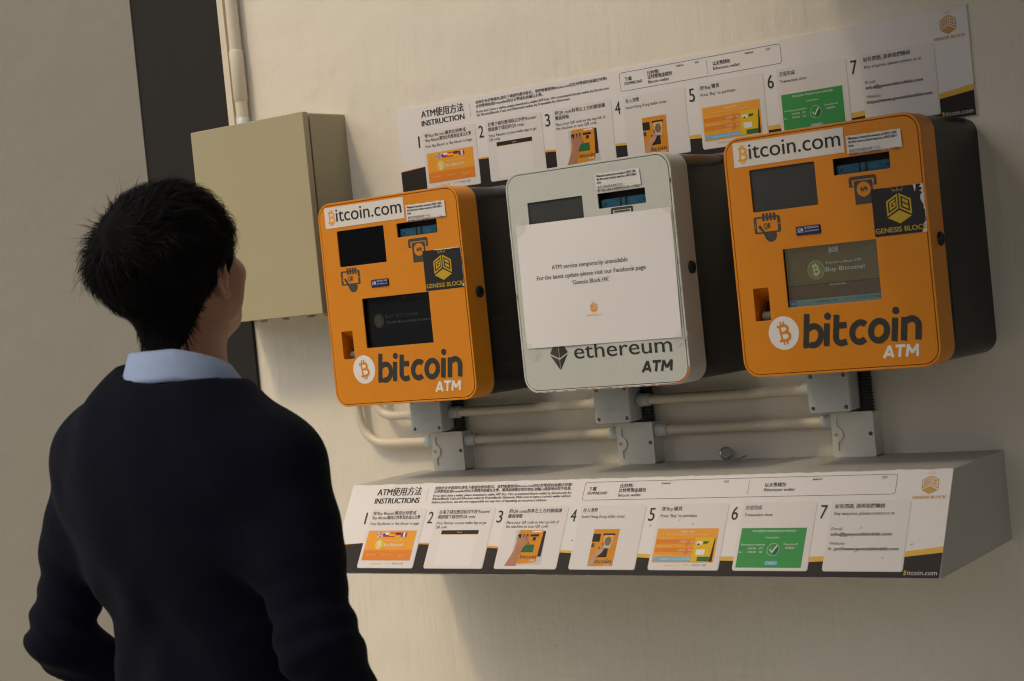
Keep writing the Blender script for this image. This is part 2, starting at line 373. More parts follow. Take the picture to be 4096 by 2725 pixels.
for k, x in enumerate(LB):
    e = empty('flexible_conduit', (x+.0695, -.018, 1.1643), 'black corrugated hose running up behind the %s grey junction box' % NAMES[k], 'hose', 'corrugated hoses')
    L_ = .088; n = 84; MB().tube([(0, 0, L_*i/n) for i in range(n+1)], .013, M_flex, 18, rad=[.0132 if (i % 6) < 3 else .0112 for i in range(n+1)]).build('hose', e)
# round metal badge reel leaning on the wall
M_chrome = mat('scratched_chrome', (.55, .54, .50), .25, 1.0, bump=.1, bscale=90, var=.2, vscale=40)
M_cord = mat('grey_cord', (.30, .30, .28), .7)
e = empty('key_reel', (.194, -.019, 1.0773), 'small round silver key reel with cord loop, leaning on the wall above the ledge', 'key reel')
ax = Vector((.45, -.85, .28)).normalized()
mb = MB(); mb.lathe((0, .004, .0140), ax, [(.0110, -.004), (.0130, -.003), (.0132, .002), (.0122, .0042), (.0100, .0048)], M_chrome, 30); mb.build('case', e)
mb = MB(); mb.tube([(.006, -.004, .003), (.014, -.010, .0022), (.024, -.016, .0022), (.036, -.014, .003), (.049, -.012, .008), (.054, -.010, .010), (.048, -.006, .006), (.034, -.006, .003), (.022, -.012, .0022)], .0011, M_cord, 8); mb.build('cord', e)
# ------------------------------------------------------------------ the three machines
M_or = mat('orange_powder_coat', (.70, .240, .002), .40, bump=.10, bscale=420, var=.04, vscale=30, dirt=(.62, .20, .004), dscale=5, damt=.25, rvar=.06)
M_gw = mat('pale_grey_overpaint', (.56, .58, .53), .45, bump=.35, bscale=70, var=.05, vscale=9, dirt=(.48, .46, .38), dscale=6, damt=.5)
M_blk = mat('black_satin_paint', (.007, .007, .0075), .30, bump=.03, bscale=60, spec=.25)
M_ink = mat('dark_grey_print', (.028, .027, .022), .5)
M_inkg = mat('charcoal_icon_print', (.050, .047, .036), .5)
M_whp = mat('white_print', (.78, .76, .72), .5)
M_whs = mat('white_sticker', (.74, .70, .65), .45, bump=.06, bscale=90, var=.04, vscale=20)
M_whm = mat('white_paper_label', (.72, .70, .67), .6, bump=.12, bscale=60, var=.05, vscale=25)
M_orp = mat('orange_print', (.85, .36, .02), .5)
M_txt = mat('black_letter_print', (.012, .018, .014), .5)
M_txs = mat('small_grey_print', (.09, .085, .08), .6)
M_gl = mat('dark_window_glass', (.004, .004, .005), .06, coat=.2)
M_gl2 = mat('grey_reflection_glass', (.055, .058, .056), .22, coat=.3, var=.2, vscale=14)  # grey base colour stands in for a reflection on dark glass
M_scr = mat('unlit_screen_glass', (.010, .011, .013), .12, coat=.6, var=.25, vscale=10)
M_blue = mat('blue_note_guide', (.010, .085, .15), .3, bump=.5, bscale=120, var=.5, vscale=70)
M_gold = mat('gold_print', (.62, .42, .03), .38, .35, var=.22, vscale=28)
M_stk = mat('black_sticker', (.010, .010, .010), .42, bump=.1, bscale=40)
M_torn = mat('torn_sticker_paper', (.72, .62, .58), .8)
M_bdg = mat('navy_badge', (.012, .035, .16), .15, coat=1.0)
M_bdr = mat('black_badge_rim', (.01, .01, .014), .25)
M_lock = mat('black_lock_metal', (.03, .03, .03), .22, .8)
M_fp = mat('fingerprint_reader_grey', (.13, .13, .12), .35)
M_slab = mat('faint_side_label', (.0095, .0098, .010), .34, spec=.3)
M_slat = mat('side_label_print', (.010, .010, .010), .5)
AW, AH, AD = .3820, .4385, .2709

# strokes used for the heavy slanted lettering: each letter a list of centre lines in units of x-height
def logo_letters(mb, fr, word, u0, v0, u1, xh, w, m, h, shear):
    def bowl(cx, a0, a1): return arc(cx, .5, .40, a0, a1, 22, .42)
    G = {'b': ([[(.15, 1.48), (.15, .0)], arc(.50, .5, .36, 118, -118, 22, .415), [(.33, .866), (.15, .78)], [(.33, .134), (.02, .10)]], .98),
         'i': ([[(.15, 1.0), (.15, 0)]], .42),
         't': ([[(.17, 1.34), (.17, .34)] + arc(.47, .36, .30, 180, 275, 10, .275), [(.46, .083), (.70, .14)], [(.15, .86), (.66, .86)]], .80),
         'c': ([arc(.50, .5, .37, 48, 312, 26, .415)], .86),
         'o': ([arc(.51, .5, .37, 0, 360, 36, .415)], 1.08),
         'n': ([[(.15, 1.0), (.15, 0)], [(.15, .80)] + arc(.47, .55, .33, 120, 0, 14, .36) + [(.80, 0)]], 1.05)}
    tot = sum(G[c][1] for c in word) - .1; s = (u1-u0 - xh*shear*.9)/tot; u = u0
    k = 0
    for c in word:
        st, adv = G[c]
        for line in st:
            P = [(u + x*s + y*xh*shear, v0 + y*xh) for x, y in line]
            mb.stroke(fr, P, w, m, h+k*3e-5, False); k += 1
        if c == 'i':
            mb.poly(fr, circ(u+.17*s+1.30*xh*shear, v0+1.30*xh, w*.60, 22), m, h)
        u += adv*s
def atm_word(mb, fr, u0, v0, u1, cap, m, h, shear=.18, w=.0052):
    W = (u1-u0) - cap*shear; a = u0
    def T(x, y): return (a + x*W + y*cap*shear, v0 + y*cap)
    L = [[(.04, 0), (.17, 1.0)], [(.30, 0), (.17, 1.0)], [(.09, .28), (.25, .28)], [(.34, .92), (.62, .92)], [(.48, .95), (.48, 0)],
         [(.68, 0), (.70, 1.0)], [(.70, .98), (.83, .30)], [(.96, .98), (.83, .30)], [(.98, 0), (.96, 1.0)]]
    for i, l in enumerate(L): mb.stroke(fr, [T(*q) for q in l], w, m, h+i*3e-5)
def b_mark(mb, fr, u, v, s, m, h, lean=-8):
    """capital B with the two short bars above and below"""
    f = fr.sub(u, v, h, lean); w = s*.17
    for i, l in enumerate([[(-.23, .5), (-.23, -.5)], [(-.42, .44), (.05, .44)], [(-.42, -.44), (.08, -.44)], [(-.2, .02), (.08, .02)]]):
        mb.stroke(f, [(x*s, y*s) for x, y in l], w*.82, m, i*3e-5)
    mb.stroke(f, [(x*s, y*s) for x, y in arc(.05, .235, .22, 90, -90, 12, .205)], w, m, 1.5e-4)
    mb.stroke(f, [(x*s, y*s) for x, y in arc(.08, -.215, .25, 90, -90, 12, .23)], w, m, 1.8e-4)
    for x in (-.13, .07):
        for y0, y1 in ((.46, .70), (-.46, -.70)): mb.stroke(f, [(x*s, y0*s), (x*s, y1*s)], w*.62, m, 2.1e-4)
def gb_logo(mb, fr, u, v, s, m, h, crown=True):
    """hexagonal cube mark; s is half its height"""
    def face(P, polys):
        BL, BR, TL = [np.array(p) for p in P]
        for pl in polys: mb.shape(fr, [[tuple(BL + a*(BR-BL) + b*(TL-BL)) for a, b in q] for q in pl], m, h)
    ct = (u, v+s*.98); cb = (u, v-.02*s)
    L = [(u-.86*s, v-.46*s), (u-.05*s, v-.02*s), (u-.86*s, v+.52*s)]; Rr = [(u+.05*s, v-.02*s), (u+.86*s, v-.46*s), (u+.05*s, v+.98*s)]
    fr_ = [[(0, 0), (1, 0), (1, 1), (0, 1)], [(.13, .13), (.87, .13), (.87, .87), (.13, .87)]]
    face(L, [fr_, [[(.26, .78), (.80, .78), (.80, .64), (.42, .64), (.42, .38), (.64, .38), (.64, .47), (.52, .47), (.52, .57), (.80, .57), (.80, .24), (.26, .24)]]])
    face(Rr, [fr_, [[(.26, .56), (.74, .56), (.74, .77), (.26, .77)]], [[(.26, .24), (.74, .24), (.74, .46), (.26, .46)]]])
    mb.poly(fr, [(u, v-1.0*s), (u+.84*s, v-.56*s), (u, v-.13*s), (u-.84*s, v-.56*s)], m, h)
    if crown:
        for a in (-.30, .0, .30):
            mb.stroke(fr, [(u+a*s*.9, v+1.08*s), (u+a*1.25*s, v+1.36*s+(.12*s if a == 0 else 0))], .03*s, m, h)
        for a in (-.16, .16): mb.stroke(fr, arc(u+a*s, v+1.30*s, .13*s, 200, 340, 6), .03*s, m, h)
def min_label(e, fr, u0, v0, u1, v1, ang, lines):
    f = fr.sub(u0, v0, 0, ang); w, hh = u1-u0, v1-v0
    mb = MB(); n = 12; V = []; F = []
    for i in range(n+1):
        x = w*i/n; c = .0008 + .0012*max(0, (i/n-.82)/.18)**2
        V += [f.p(x + (.0012 if i == n else 0), .001*math.sin(i*1.3), c), f.p(x, hh + .0006*math.sin(i*2.1), c*.8)]
    for i in range(n): F.append((2*i, 2*i+2, 2*i+3, 2*i+1))
    lab = mb.add(V, F, M_whm).build('notice_label', e)
    mb = MB(); y = hh-.0072
    for t, uu in lines[:3]: mb.text(f, t, .0035, y, .0066, M_txt, .0011, u1=.0035+uu, bold=.00035); y -= .0062
    y -= .0036
    for t, uu in lines[3:]: mb.text(f, t, .0040, y, .0064, M_txs, .0011, u1=.0040+uu); y -= .0064
    mb.build('lettering', lab)

def machine(name, x0, z0, which, label):
    e = empty(name, (x0+AW/2, 0, z0), label, 'ATM')
    coat = M_gw if which == 'mid' else M_or
    ox = -AW/2
    back = Fr((ox, 0, 0))                               # h measured from the wall
    MB().plate(back, rr(.002, .002, AW-.002, AH-.002, .030, 9), .0, .2085, M_blk, smooth=True).build('body', e)
    sm = MB(); sm.box(ox+AW-.0024, ox+AW-.0012, -.2085, -.002, AH-.0375, AH-.0367, M_blk); sm.build('body_seam', e)
    # door shell, front plate, dark gap between them
    out = rr(0, 0, AW, AH, .032, 10); g1 = rr(.0030, .0030, AW-.0030, AH-.0030, .0290, 10); g2 = rr(.0052, .0052, AW-.0052, AH-.0052, .0272, 10)
    dz = {'left': 0, 'mid': .0, 'right': 0}[which]
    win = rr(.0487, .2995, .1798, .3775, .003, 3); slot = rr(.2148, .3468, .3225, .3765); scr = rr(.1005, .1215, .2830, .2280); fin = rr(.0330, .1015, .0648, .1622, .003, 3)
    d = MB(); V, F = curve_geo([out, g1], .0304, .0006); d.add([back.p(a, b, .2085+.031+c) for a, b, c in V], F, coat); door = d.build('door_shell', e)
    MB().plate(back, rr(.004, .004, AW-.004, AH-.004, .028, 8), .2087, .2140, M_dark).build('inner_tray', e)
    d = MB(); V, F = curve_geo([g2, win, slot, scr, fin], .0012, .0003); d.add([back.p(a, b, .2694+c) for a, b, c in V], F, coat)
    plate = d.build('front_plate', e)
    f = Fr((ox, -AD-.0001, 0))                          # h = 0 on the painted front
    # camera window
    d = MB(); d.plate(back, rr(.0480, .2988, .1805, .3782), .2630, .2676, M_gl if which == 'left' else M_gl2); d.build('scanner_window', e)
    # note slot: dark throat with a blue guide
    d = MB(); d.plate(back, rr(.2140, .3455, .3233, .3775), .2442, .2460, M_dark)
    for a, b in (((.2148, .3468), (.2148, .3765)), ((.3225, .3765), (.3225, .3468)), ((.2148, .3765), (.3225, .3765)), ((.3225, .3468), (.2148, .3468))):
        d.add([back.p(*a, .2675), back.p(*b, .2675), back.p(*b, .2462), back.p(*a, .2462)], [(0, 1, 2, 3)], M_dark)
    sl = d.build('note_slot', e)
    d = MB(); d.plate(back, rr(.2165, .3482, .3208, .3640, .001, 2), .2465, .2625, M_blue)
    for q in (.2595, .2720): d.plate(back, rr(q, .3482, q+.0030, .3640), .2628, .2640, M_dark)
    for q in (.2250, .3120): d.plate(back, rr(q, .353, q+.004, .3575), .2628, .2634, M_dark)
    d.build('note_guide', sl)
    # screen
    d = MB(); d.plate(back, rr(.0995, .1205, .2840, .2290), .2540, .2600, M_dark)
    d.poly(back, rr(.0995, .1205, .2840, .2290), SCREEN[which], .2602); sc = d.build('screen', e)
    fs = Fr((ox, -.2605, 0))
    if which == 'left':
        d = MB(); d.poly(fs, circ(.1330, .1770, .0140, 26, .0150), M_dim[0]); b_mark(d, fs, .1330, .1770, .0155, M_dim[1], .0003, 6)
        d.text(fs, 'BUY BITCOINS!', .1515, .1815, .010, M_dim[2], 0, u1=.2420, res=3, bold=.0003); d.text(fs, 'Touch the screen to start', .1515, .1695, .009, M_dim[1], 0, u1=.2720, res=3, bold=.0003)
        d.build('screen_print', sc); d = MB(); d.text(fs, '1 BTC = 136937.37 HK', .1960, .2190, .008, M_dim[2], 0, u1=.2835, res=2); d.build('rate_line', sc)
    if which == 'right':
        d = MB(); d.poly(fs, rr(.0995, .1595, .2840, .2290), M_lit[0]); d.poly(fs, rr(.0995, .1345, .2840, .1590), M_lit[1]); d.poly(fs, rr(.0995, .1205, .2840, .1340), M_lit[2])
        h = .0003; d.poly(fs, rr(.1860, .2130, .2040, .2225), M_lit[5], h)
        for a, b in (((.1860, .2130), (.2040, .2225)), ((.1860, .2225), (.2040, .2130)), ((.1950, .2130), (.1950, .2225)), ((.1860, .2178), (.2040, .2178))):
            d.stroke(fs, [a, b], .0026, M_lit[3], h+1e-4); d.stroke(fs, [a, b], .0012, M_lit[6], h+2e-4)
        d.shape(fs, [circ(.1580, .1850, .0165, 28), circ(.1580, .1850, .0157, 28)], M_lit[3], h); d.poly(fs, circ(.1580, .1850, .0145, 28), M_lit[4], h); b_mark(d, fs, .1580, .1850, .0165, M_lit[3], h+2e-4, 6)
        d.text(fs, 'Welcome to Bitcoin ATM', .1770, .1935, .006, M_lit[3], h, u1=.2460); d.text(fs, 'Buy Bitcoins!', .1770, .1800, .011, M_lit[3], h, u1=.2520, res=3)
        d.text(fs, 'BUY BITCOINS', .1830, .1545, .005, M_lit[3], h, u1=.2130); d.poly(fs, rr(.1010, .1225, .1130, .1325), M_lit[5], h); d.text(fs, 'GB', .1035, .1255, .0055, M_lit[3], h+2e-4)
        d.text(fs, 'exchange rate', .1540, .1265, .0065, M_txt, h, u1=.1950); d.text(fs, '1 BTC =', .2045, .1265, .0065, M_lit[0], h, u1=.2280); d.text(fs, '136937.37 HKD', .2300, .1265, .0070, M_txt, h, u1=.2815)
        d.build('screen_print', sc)
    # fingerprint pocket: slanted orange throat and reader
    A = [(.0330, .1015), (.0648, .1015), (.0648, .1622), (.0330, .1622)]; d = MB()
    hb = .2690; V = [back.p(*p, hb) for p in A] + [back.p(.0335, .1020, .2200), back.p(.0645, .1020, .2200), back.p(.0645, .1330, .2200), back.p(.0335, .1330, .2200)]
    d.add(V, [(0, 1, 5, 4), (1, 2, 6, 5), (2, 3, 7, 6), (3, 0, 4, 7), (4, 5, 6, 7)], M_or); pk = d.build('finger_pocket', e)
    d = MB(); q = Fr(back.p(.0385, .1022, .2540), (1, 0, 0), (0, .70, .714)); d.bplate(q, rr(0, 0, .0255, .040, .003, 3), -.002, .010, M_fp, .002); d.bplate(q, rr(.004, .012, .0215, .036, .002, 3), .0101, .0112, M_gl, .0004); d.build('finger_reader', pk)
    # lock on the right-hand side of the shell
    d = MB(); c = (ox+AW-.0005, -.2297, .217); d.lathe(c, (1, 0, 0), [(.0125, 0), (.0125, .004), (.0112, .0055), (.0078, .0060), (.0074, .0035)], M_lock, 26); d.lathe((c[0]+.0036, c[1], c[2]), (1, 0, 0), [(.0072, 0), (.0068, .0012)], M_dark, 18)
    d.box(c[0]+.0049, c[0]+.0054, c[1]-.0010, c[1]+.0010, c[2]-.005, c[2]+.005, M_lock); d.build('lock', e)
    # dark type plate on the black side
    s = Fr((ox+AW-.0019, 0, 0), (0, 1, 0), (0, 0, 1)); d = MB(); d.poly(s, rr(-.195, .045, -.105, .165), M_slab, .0006)
    for i, (a, b) in enumerate(((-.190, -.155), (-.190, -.165), (-.190, -.150), (-.190, -.160), (-.190, -.142), (-.190, -.148))): d.poly(s, rr(a, .155-i*.013, b, .158-i*.013), M_slat, .0009)
    d.shape(s, [rr(-.130, .130, -.112, .157), rr(-.1285, .1315, -.1135, .1555)], M_slat, .0009); d.poly(s, rr(-.165, .056, -.135, .062), M_slat, .0009); d.build('type_plate', e)
    return e, f

def icons(e, f, which):
    d = MB()                                            # hand holding a phone, with the letters QR
    x, y = .0485, .2600
    d.shape(f, [rr(x, y, x+.0535, y+.0305, .0035, 3), rr(x+.0055, y+.0030, x+.0475, y+.0275, .0005, 1)], M_inkg, .0001)
    for i in range(4): d.poly(f, rr(x+.0175+i*.0073, y+.0220, x+.0232+i*.0073, y+.0365, .0028, 4), M_inkg, .00015)
    d.poly(f, [(x+.0140, y+.0130), (x+.0115, y+.0100), (x+.0100, y+.0128), (x+.0130, y+.0150)][::-1], M_inkg, .0002)
    d.poly(f, [(x+.0105, y+.0148), (x+.0088, y+.0128), (x+.0092, y+.0105), (x+.0170, y+.0010), (x+.0215, y-.0100), (x+.0270, y-.0155), (x+.0345, y-.0165), (x+.0410, y-.0130), (x+.0440, y-.0070), (x+.0440, y+.0005), (x+.0225, y+.0012), (x+.0135, y+.0140)], M_inkg, .0002)
    d.text(f, 'QR', x+.0190, y+.0085, .0125, M_inkg, .0002, u1=x+.0335, cap=.0098, bold=.0007, res=3, shear=.05); d.poly(f, circ(x+.0505, y+.0150, .0016, 10), M_or, .0003); d.stroke(f, [(x+.0027, y+.010), (x+.0027, y+.020)], .0007, M_or, .0003)
    d.build('phone_icon', e)
    d = MB()                                            # bank note going into a slot
    d.shape(f, [[(.2418, .3235), (.2418, .3365), (.2432, .3392), (.2462, .3408), (.2900, .3408), (.2930, .3392), (.2944, .3365), (.2944, .3235), (.2934, .3222), (.2872, .3222), (.2872, .3245), (.2890, .3252), (.2890, .3345), (.2478, .3345), (.2478, .3252), (.2500, .3245), (.2500, .3222), (.2428, .3222)]], M_inkg, .0001)
    d.shape(f, [[(.2513, .2910), (.2862, .2910), (.2862, .3325), (.2513, .3325)], circ(.2688, .3170, .0132, 26)], M_inkg, .0001)
    g = f.sub(.2688, .3170, 0, 90); d.text(g, '$', 0, -.0062, .017, M_inkg, .0002, cap=.0125, align='c', res=3, bold=.0006)
    d.build('note_icon', e)
    d = MB(); b = rr(.1313, .2488, .1800, .2654, .003, 4); d.bplate(f, b, 0, .0018, M_bdr, .0008); bd = d.build('maker_badge', e)
    d = MB(); d.bplate(f, rr(.1325, .2500, .1788, .2642, .002, 3), .0018, .0028, M_bdg, .0006); d.text(f, 'GB', .1355, .2560, .008, M_whp, .0030, u1=.1470, bold=.0005); d.text(f, 'BITCOIN ATM', .1500, .2595, .005, M_whp, .0030, u1=.1770); d.text(f, 'generalbytes.com', .1500, .2545, .004, M_whp, .0030, u1=.1770)
    d.stroke(f, [(.1355, .2545), (.1470, .2545)], .0006, M_whp, .0030); d.build('badge_face', bd)
def bitcoin_face(e, f, which, dv):
    d = MB(); d.plate(f, [(.0200, .3842+dv), (.2395, .3846+dv), (.2404, .4288+dv), (.0203, .4292+dv)], .0001, .0005, M_whs); st = d.build('name_sticker', e)
    d = MB(); d.text(f, 'itcoin.com', .0520, .3970+dv, .03, M_txt, .0008, u1=.2335, cap=.0262, res=5, bold=.0006); b_mark(d, f, .0395, .4070+dv, .0240, M_orp, .0008, -2); d.build('lettering', st)
    icons(e, f, which)
    d = MB(); d.poly(f, circ(.0872, .0770, .0305, 44), M_whp, .0001); mk = d.build('coin_mark', e)
    d = MB(); b_mark(d, f, .0885, .0770, .0300, M_or, .0003, 8); d.build('letter_b', mk)
    d = MB(); logo_letters(d, f, 'bitcoin', .1225, .0475, .3540, .0408, .0114, M_ink, .0002, .13); d.build('logo_lettering', e)
    d = MB(); atm_word(d, f, .2740, .0192, .3440, .0212, M_whp, .0002); d.build('machine_lettering', e)
def sticker(e, f, u0, v0, u1, v1, torn, label=None):
    rnd = random.Random(len(torn)*7+3)
    def edge(a, b, amp, n):
        out = []
        for i in range(n):
            k = i/n; out.append((a[0]+(b[0]-a[0])*k + rnd.uniform(-amp, amp), a[1]+(b[1]-a[1])*k + rnd.uniform(-amp, amp)))
        return out
    d = MB(); full = edge((u0, v0), (u1, v0), .0001, 4) + edge((u1, v0), (u1+.0006, v1-.0005), .0007, 18) + edge((u1, v1-.0004), (u0+(u1-u0)*.35, v1), .0006, 18) + edge((u0+(u1-u0)*.33, v1), (u0, v1-.001), .0001, 3) + edge((u0, v1), (u0, v0), .0001, 3)
    d.poly(f, full, M_torn, .0002); st = d.build('company_sticker', e, label)
    d = MB(); body = [(u0, v0), (u1-.0002, v0)] + [q for t in torn for q in t] + [(u0+(u1-u0)*.30, v1-.0003), (u0, v1)]
    d.poly(f, body, M_stk, .0004); d.build('sticker_face', st)
    d = MB(); gb_logo(d, f, u0+.0490, v0+.0455, .0265, M_gold, .0006); d.text(f, 'GENESIS BLOCK', u0+.0020, v0+.0052, .011, M_gold, .0006, u1=u0+(.0985 if which_now == 'left' else .0985), cap=.0088, res=3, bold=.0005)
    d.build('sticker_print', st)

E_ = (1, 1, 1)
M_dim = [mat('dim_screen_olive', (.012, .012, .008), .3, emit=(.55, .45, .16), estr=.030), mat('dim_screen_white', (.02, .02, .02), .3, emit=(.75, .8, .8), estr=.040), mat('dim_screen_yellow', (.02, .02, .01), .3, emit=(.6, .55, .3), estr=.022)]
M_lit = [mat('lit_screen_tan', (.05, .045, .03), .12, emit=(.52, .43, .24), estr=.10, coat=.6), mat('lit_screen_brown', (.04, .035, .03), .12, emit=(.47, .33, .20), estr=.10, coat=.6), mat('lit_screen_teal', (.05, .06, .06), .12, emit=(.38, .60, .52), estr=.15, coat=.6),
         mat('lit_screen_white', (.1, .1, .1), .2, emit=(.62, .75, .62), estr=.26), mat('lit_screen_gold', (.05, .05, .02), .2, emit=(.60, .58, .12), estr=.14), mat('lit_screen_blue', (.03, .05, .1), .2, emit=(.16, .30, .62), estr=.14), mat('lit_screen_red', (.1, .03, .03), .2, emit=(.7, .22, .2), estr=.16)]
SCREEN = {'left': M_scr, 'mid': M_scr, 'right': M_scr}

ZH1 = '最低交易金額為港幣一千元,'; ZH2 = '第一張存入紙幣必須為港幣五百元或一千元面鈔'
T1000 = [('Minimum transaction amount is HKD 1,000,', .0925), ('the first note to insert must be a HKD 500/1000', .0985), ('note', .0100), (ZH1, .0600), (ZH2, .0940)]
T500 = [('Minimum transaction amount is HKD 500,', .0900), ('the first note to insert must be a HKD 500/1000', .0975), ('note', .0100), ('最低交易金額為港幣五百元,', .0600), (ZH2, .0940)]

which_now = 'left'
e, f = machine('orange_atm', -.6072, 1.2500, 'left', 'orange bitcoin machine nearest the beige cabinet, with a dark unlit screen')
bitcoin_face(e, f, 'left', .0010)
min_label(e, f, .2450, .3782, .3480, .4115, -.3, T1000)
sticker(e, f, .2775, .2292, .3772, .3125, [[(.3770, .2315), (.3725, .2322), (.3735, .2375), (.3752, .2362), (.3768, .2385), (.3770, .2930), (.3762, .2945), (.3768, .2985), (.3757, .3010), (.3768, .3045)], [(.3765, .3108), (.3600, .3112), (.3450, .3104), (.3350, .3112), (.3240, .3103), (.3120, .3110)]], 'black company sticker with a scuffed upper edge')
which_now = 'mid'
e, f = machine('pale_grey_atm', -.1031, 1.2535, 'mid', 'pale grey ethereum machine in the middle, with a paper notice taped on')
min_label(e, f, .2137, .3826, .3150, .4150, -.2, T500)
d = MB(); d.shape(f, [[(.2420, .3230), (.2420, .3430), (.2450, .3455), (.2900, .3455), (.2925, .3430), (.2925, .3230), (.2875, .3230), (.2875, .3405), (.2470, .3405), (.2470, .3230)]], M_inkg, .0001); d.stroke(f, [(.2500, .3375), (.2845, .3375)], .0035, M_inkg, .0001); d.build('note_icon', e)
d = MB()                                               # faceted diamond mark
for q, m in (([(.0885, .1110), (.0890, .0655), (.0680, .0755)], M_inkg), ([(.0895, .1110), (.1105, .0765), (.0900, .0655)], M_ink), ([(.0890, .0625), (.0890, .0420), (.0680, .0725)], M_inkg), ([(.0900, .0625), (.1105, .0735), (.0900, .0420)], M_ink)): d.poly(f, q, m, .0002)
d.build('diamond_mark', e)
d = MB(); d.text(f, 'ethereum', .1250, .0620, .035, M_ink, .0002, u1=.3480, cap=.0300, res=6, bold=.0006); d.build('logo_lettering', e)
d = MB(); atm_word(d, f, .2750, .0265, .3470, .0208, M_ink, .0002, .22, .0054); d.build('machine_lettering', e)
# worn edges where the overpaint has gone: orange shows along the bottom, white primer along the rim
M_chip = mat('exposed_orange', (.55, .17, .01), .6, var=.4, vscale=60); M_prim = mat('pale_primer', (.68, .66, .60), .6)
d = MB(); ff = Fr((-AW/2, -AD-.0003, 0)); rnd = random.Random(3)
for k in range(46):
    u = .03 + (AW-.06)*k/46; 
    if rnd.random() < (.25 if u < .12 else .8): d.poly(ff, [(u, .0006), (u+.0085, .0006), (u+.0085, .0012+rnd.random()*.0012), (u, .0012+rnd.random()*.0014)], M_chip)
for a in range(0, 9):
    t0 = R(-90+a*10); t1 = R(-90+a*10+9); c0 = (AW-.032, .032); r0, r1 = .0315, .0290 - rnd.random()*.0015
    d.poly(ff, [(c0[0]+r0*math.cos(t0), c0[1]+r0*math.sin(t0)), (c0[0]+r0*math.cos(t1), c0[1]+r0*math.sin(t1)), (c0[0]+r1*math.cos(t1), c0[1]+r1*math.sin(t1)), (c0[0]+r1*math.cos(t0), c0[1]+r1*math.sin(t0))], M_chip, .0001)
for k in range(40):
    v = .04 + (AH-.08)*rnd.random(); l = .003+.010*rnd.random(); s = rnd.choice([0, 1]); x = AW-.0028 if s else .0008
    d.poly(ff, [(x, v), (x+.0018*rnd.random()+.0006, v), (x+.0018*rnd.random()+.0004, v+l), (x, v+l)], M_prim)
d.build('chipped_paint', e, kind='stuff')
which_now = 'right'
e, f = machine('orange_atm', .3938, 1.2565, 'right', 'orange bitcoin machine farthest right, with a lit screen and torn black sticker')
bitcoin_face(e, f, 'right', .0006)
min_label(e, f, .2448, .3812, .3470, .4130, -.2, T1000)
sticker(e, f, .2820, .2310, .3785, .3145, [[(.3690, .2312), (.3705, .2345), (.3735, .2375), (.3715, .2420), (.3745, .2470), (.3772, .2500), (.3778, .2690), (.3755, .2720), (.3762, .2780), (.3728, .2840), (.3708, .2890), (.3722, .2960), (.3760, .2985), (.3735, .3010), (.3700, .3020), (.3745, .3040), (.3755, .3075), (.3705, .3090), (.3740, .3120), (.3728, .3142)], [(.3650, .3142), (.3640, .3060), (.3618, .3010), (.3610, .3085), (.3595, .3142)]], 'black company sticker torn along its right edge')

# ------------------------------------------------------------------ paper notice taped to the middle machine
M_paper = mat('white_office_paper', (.82, .79, .78), .75, bump=.15, bscale=14, var=.02, vscale=8)
M_tape = mat('clear_tape', (.75, .74, .66), .15, alpha=.22, coat=.5)
px0, pz0 = -.1031, 1.2535
e = empty('paper_notice', (px0+.19, -AD, pz0+.0885), 'white printed sheet of paper taped over the pale grey machine', 'notice')
f = Fr((-.19, -.0008, -.0885))
nx, nz = 28, 20; P4 = [np.array(q) for q in ((.0158, .0893), (.3730, .0878), (.3752, .3332), (.0165, .3345))]
def paper_h(a, b): return .0012 + .0022*math.sin(math.pi*min(1, max(0, a)))*math.sin(math.pi*min(1, max(0, b))) + .0009*math.sin(7*a+2*b)*math.sin(5*b+1) + .0012*math.exp(-((a-.64)/.03)**2-((b-.80)/.10)**2)
def on_paper(d): d.V = [(x, -.0008 - paper_h((x+.19-.0160)/.3580, z/.2450) - .00035, z) for x, y, z in d.V]
V = []; F = []
for j in range(nz+1):
    for i in range(nx+1):
        a, b = i/nx, j/nz; q = P4[0]*(1-a)*(1-b) + P4[1]*a*(1-b) + P4[2]*a*b + P4[3]*(1-a)*b
        hgt = paper_h(a, b)
        V.append(f.p(q[0], q[1], hgt)); 
F = [(j*(nx+1)+i, j*(nx+1)+i+1, (j+1)*(nx+1)+i+1, (j+1)*(nx+1)+i) for j in range(nz) for i in range(nx)]
MB().add(V, F, M_paper, True).build('sheet', e)
d = MB(); h = .0052
g = f.sub(0, 0, 0, 0)
d.text(f, 'ATM service temporarily unavailable', .0943, .2408, .012, M_txs, h, u1=.2712, res=3, bold=.0003, cap=.0085)
d.text(f, 'For the latest update please visit our Facebook page', .0561, .2224, .012, M_txs, h, u1=.3092, res=3, bold=.0003, cap=.0085)
d.text(f, '‘Genesis Block HK’', .1392, .2072, .012, M_txs, h, u1=.2268, res=3, bold=.0003, cap=.0085)
on_paper(d); d.build('lettering', e); d = MB(); gb_logo(d, f, .1838, .1590, .0100, M_orp, h); d.text(f, 'GENESIS BLOCK', .1652, .1428, .004, M_orp, h, u1=.2020, cap=.0034)
on_paper(d); d.build('company_mark', e)
for (u, v, w, hh, a) in ((.004, .318, .042, .020, 40), (.352, .328, .040, .020, -38), (.006, .078, .042, .020, -35), (.353, .080, .040, .020, 38)):
    q = f.sub(u+w*.4, v+hh*.4, .0040, a); d = MB(); d.add([q.p(-w/2, -hh/2, -.0028), q.p(w/2, -hh/2, .0012), q.p(w/2, hh/2, .0012), q.p(-w/2, hh/2, -.0028)], [(0, 1, 2, 3)], M_tape); d.build('tape', e)
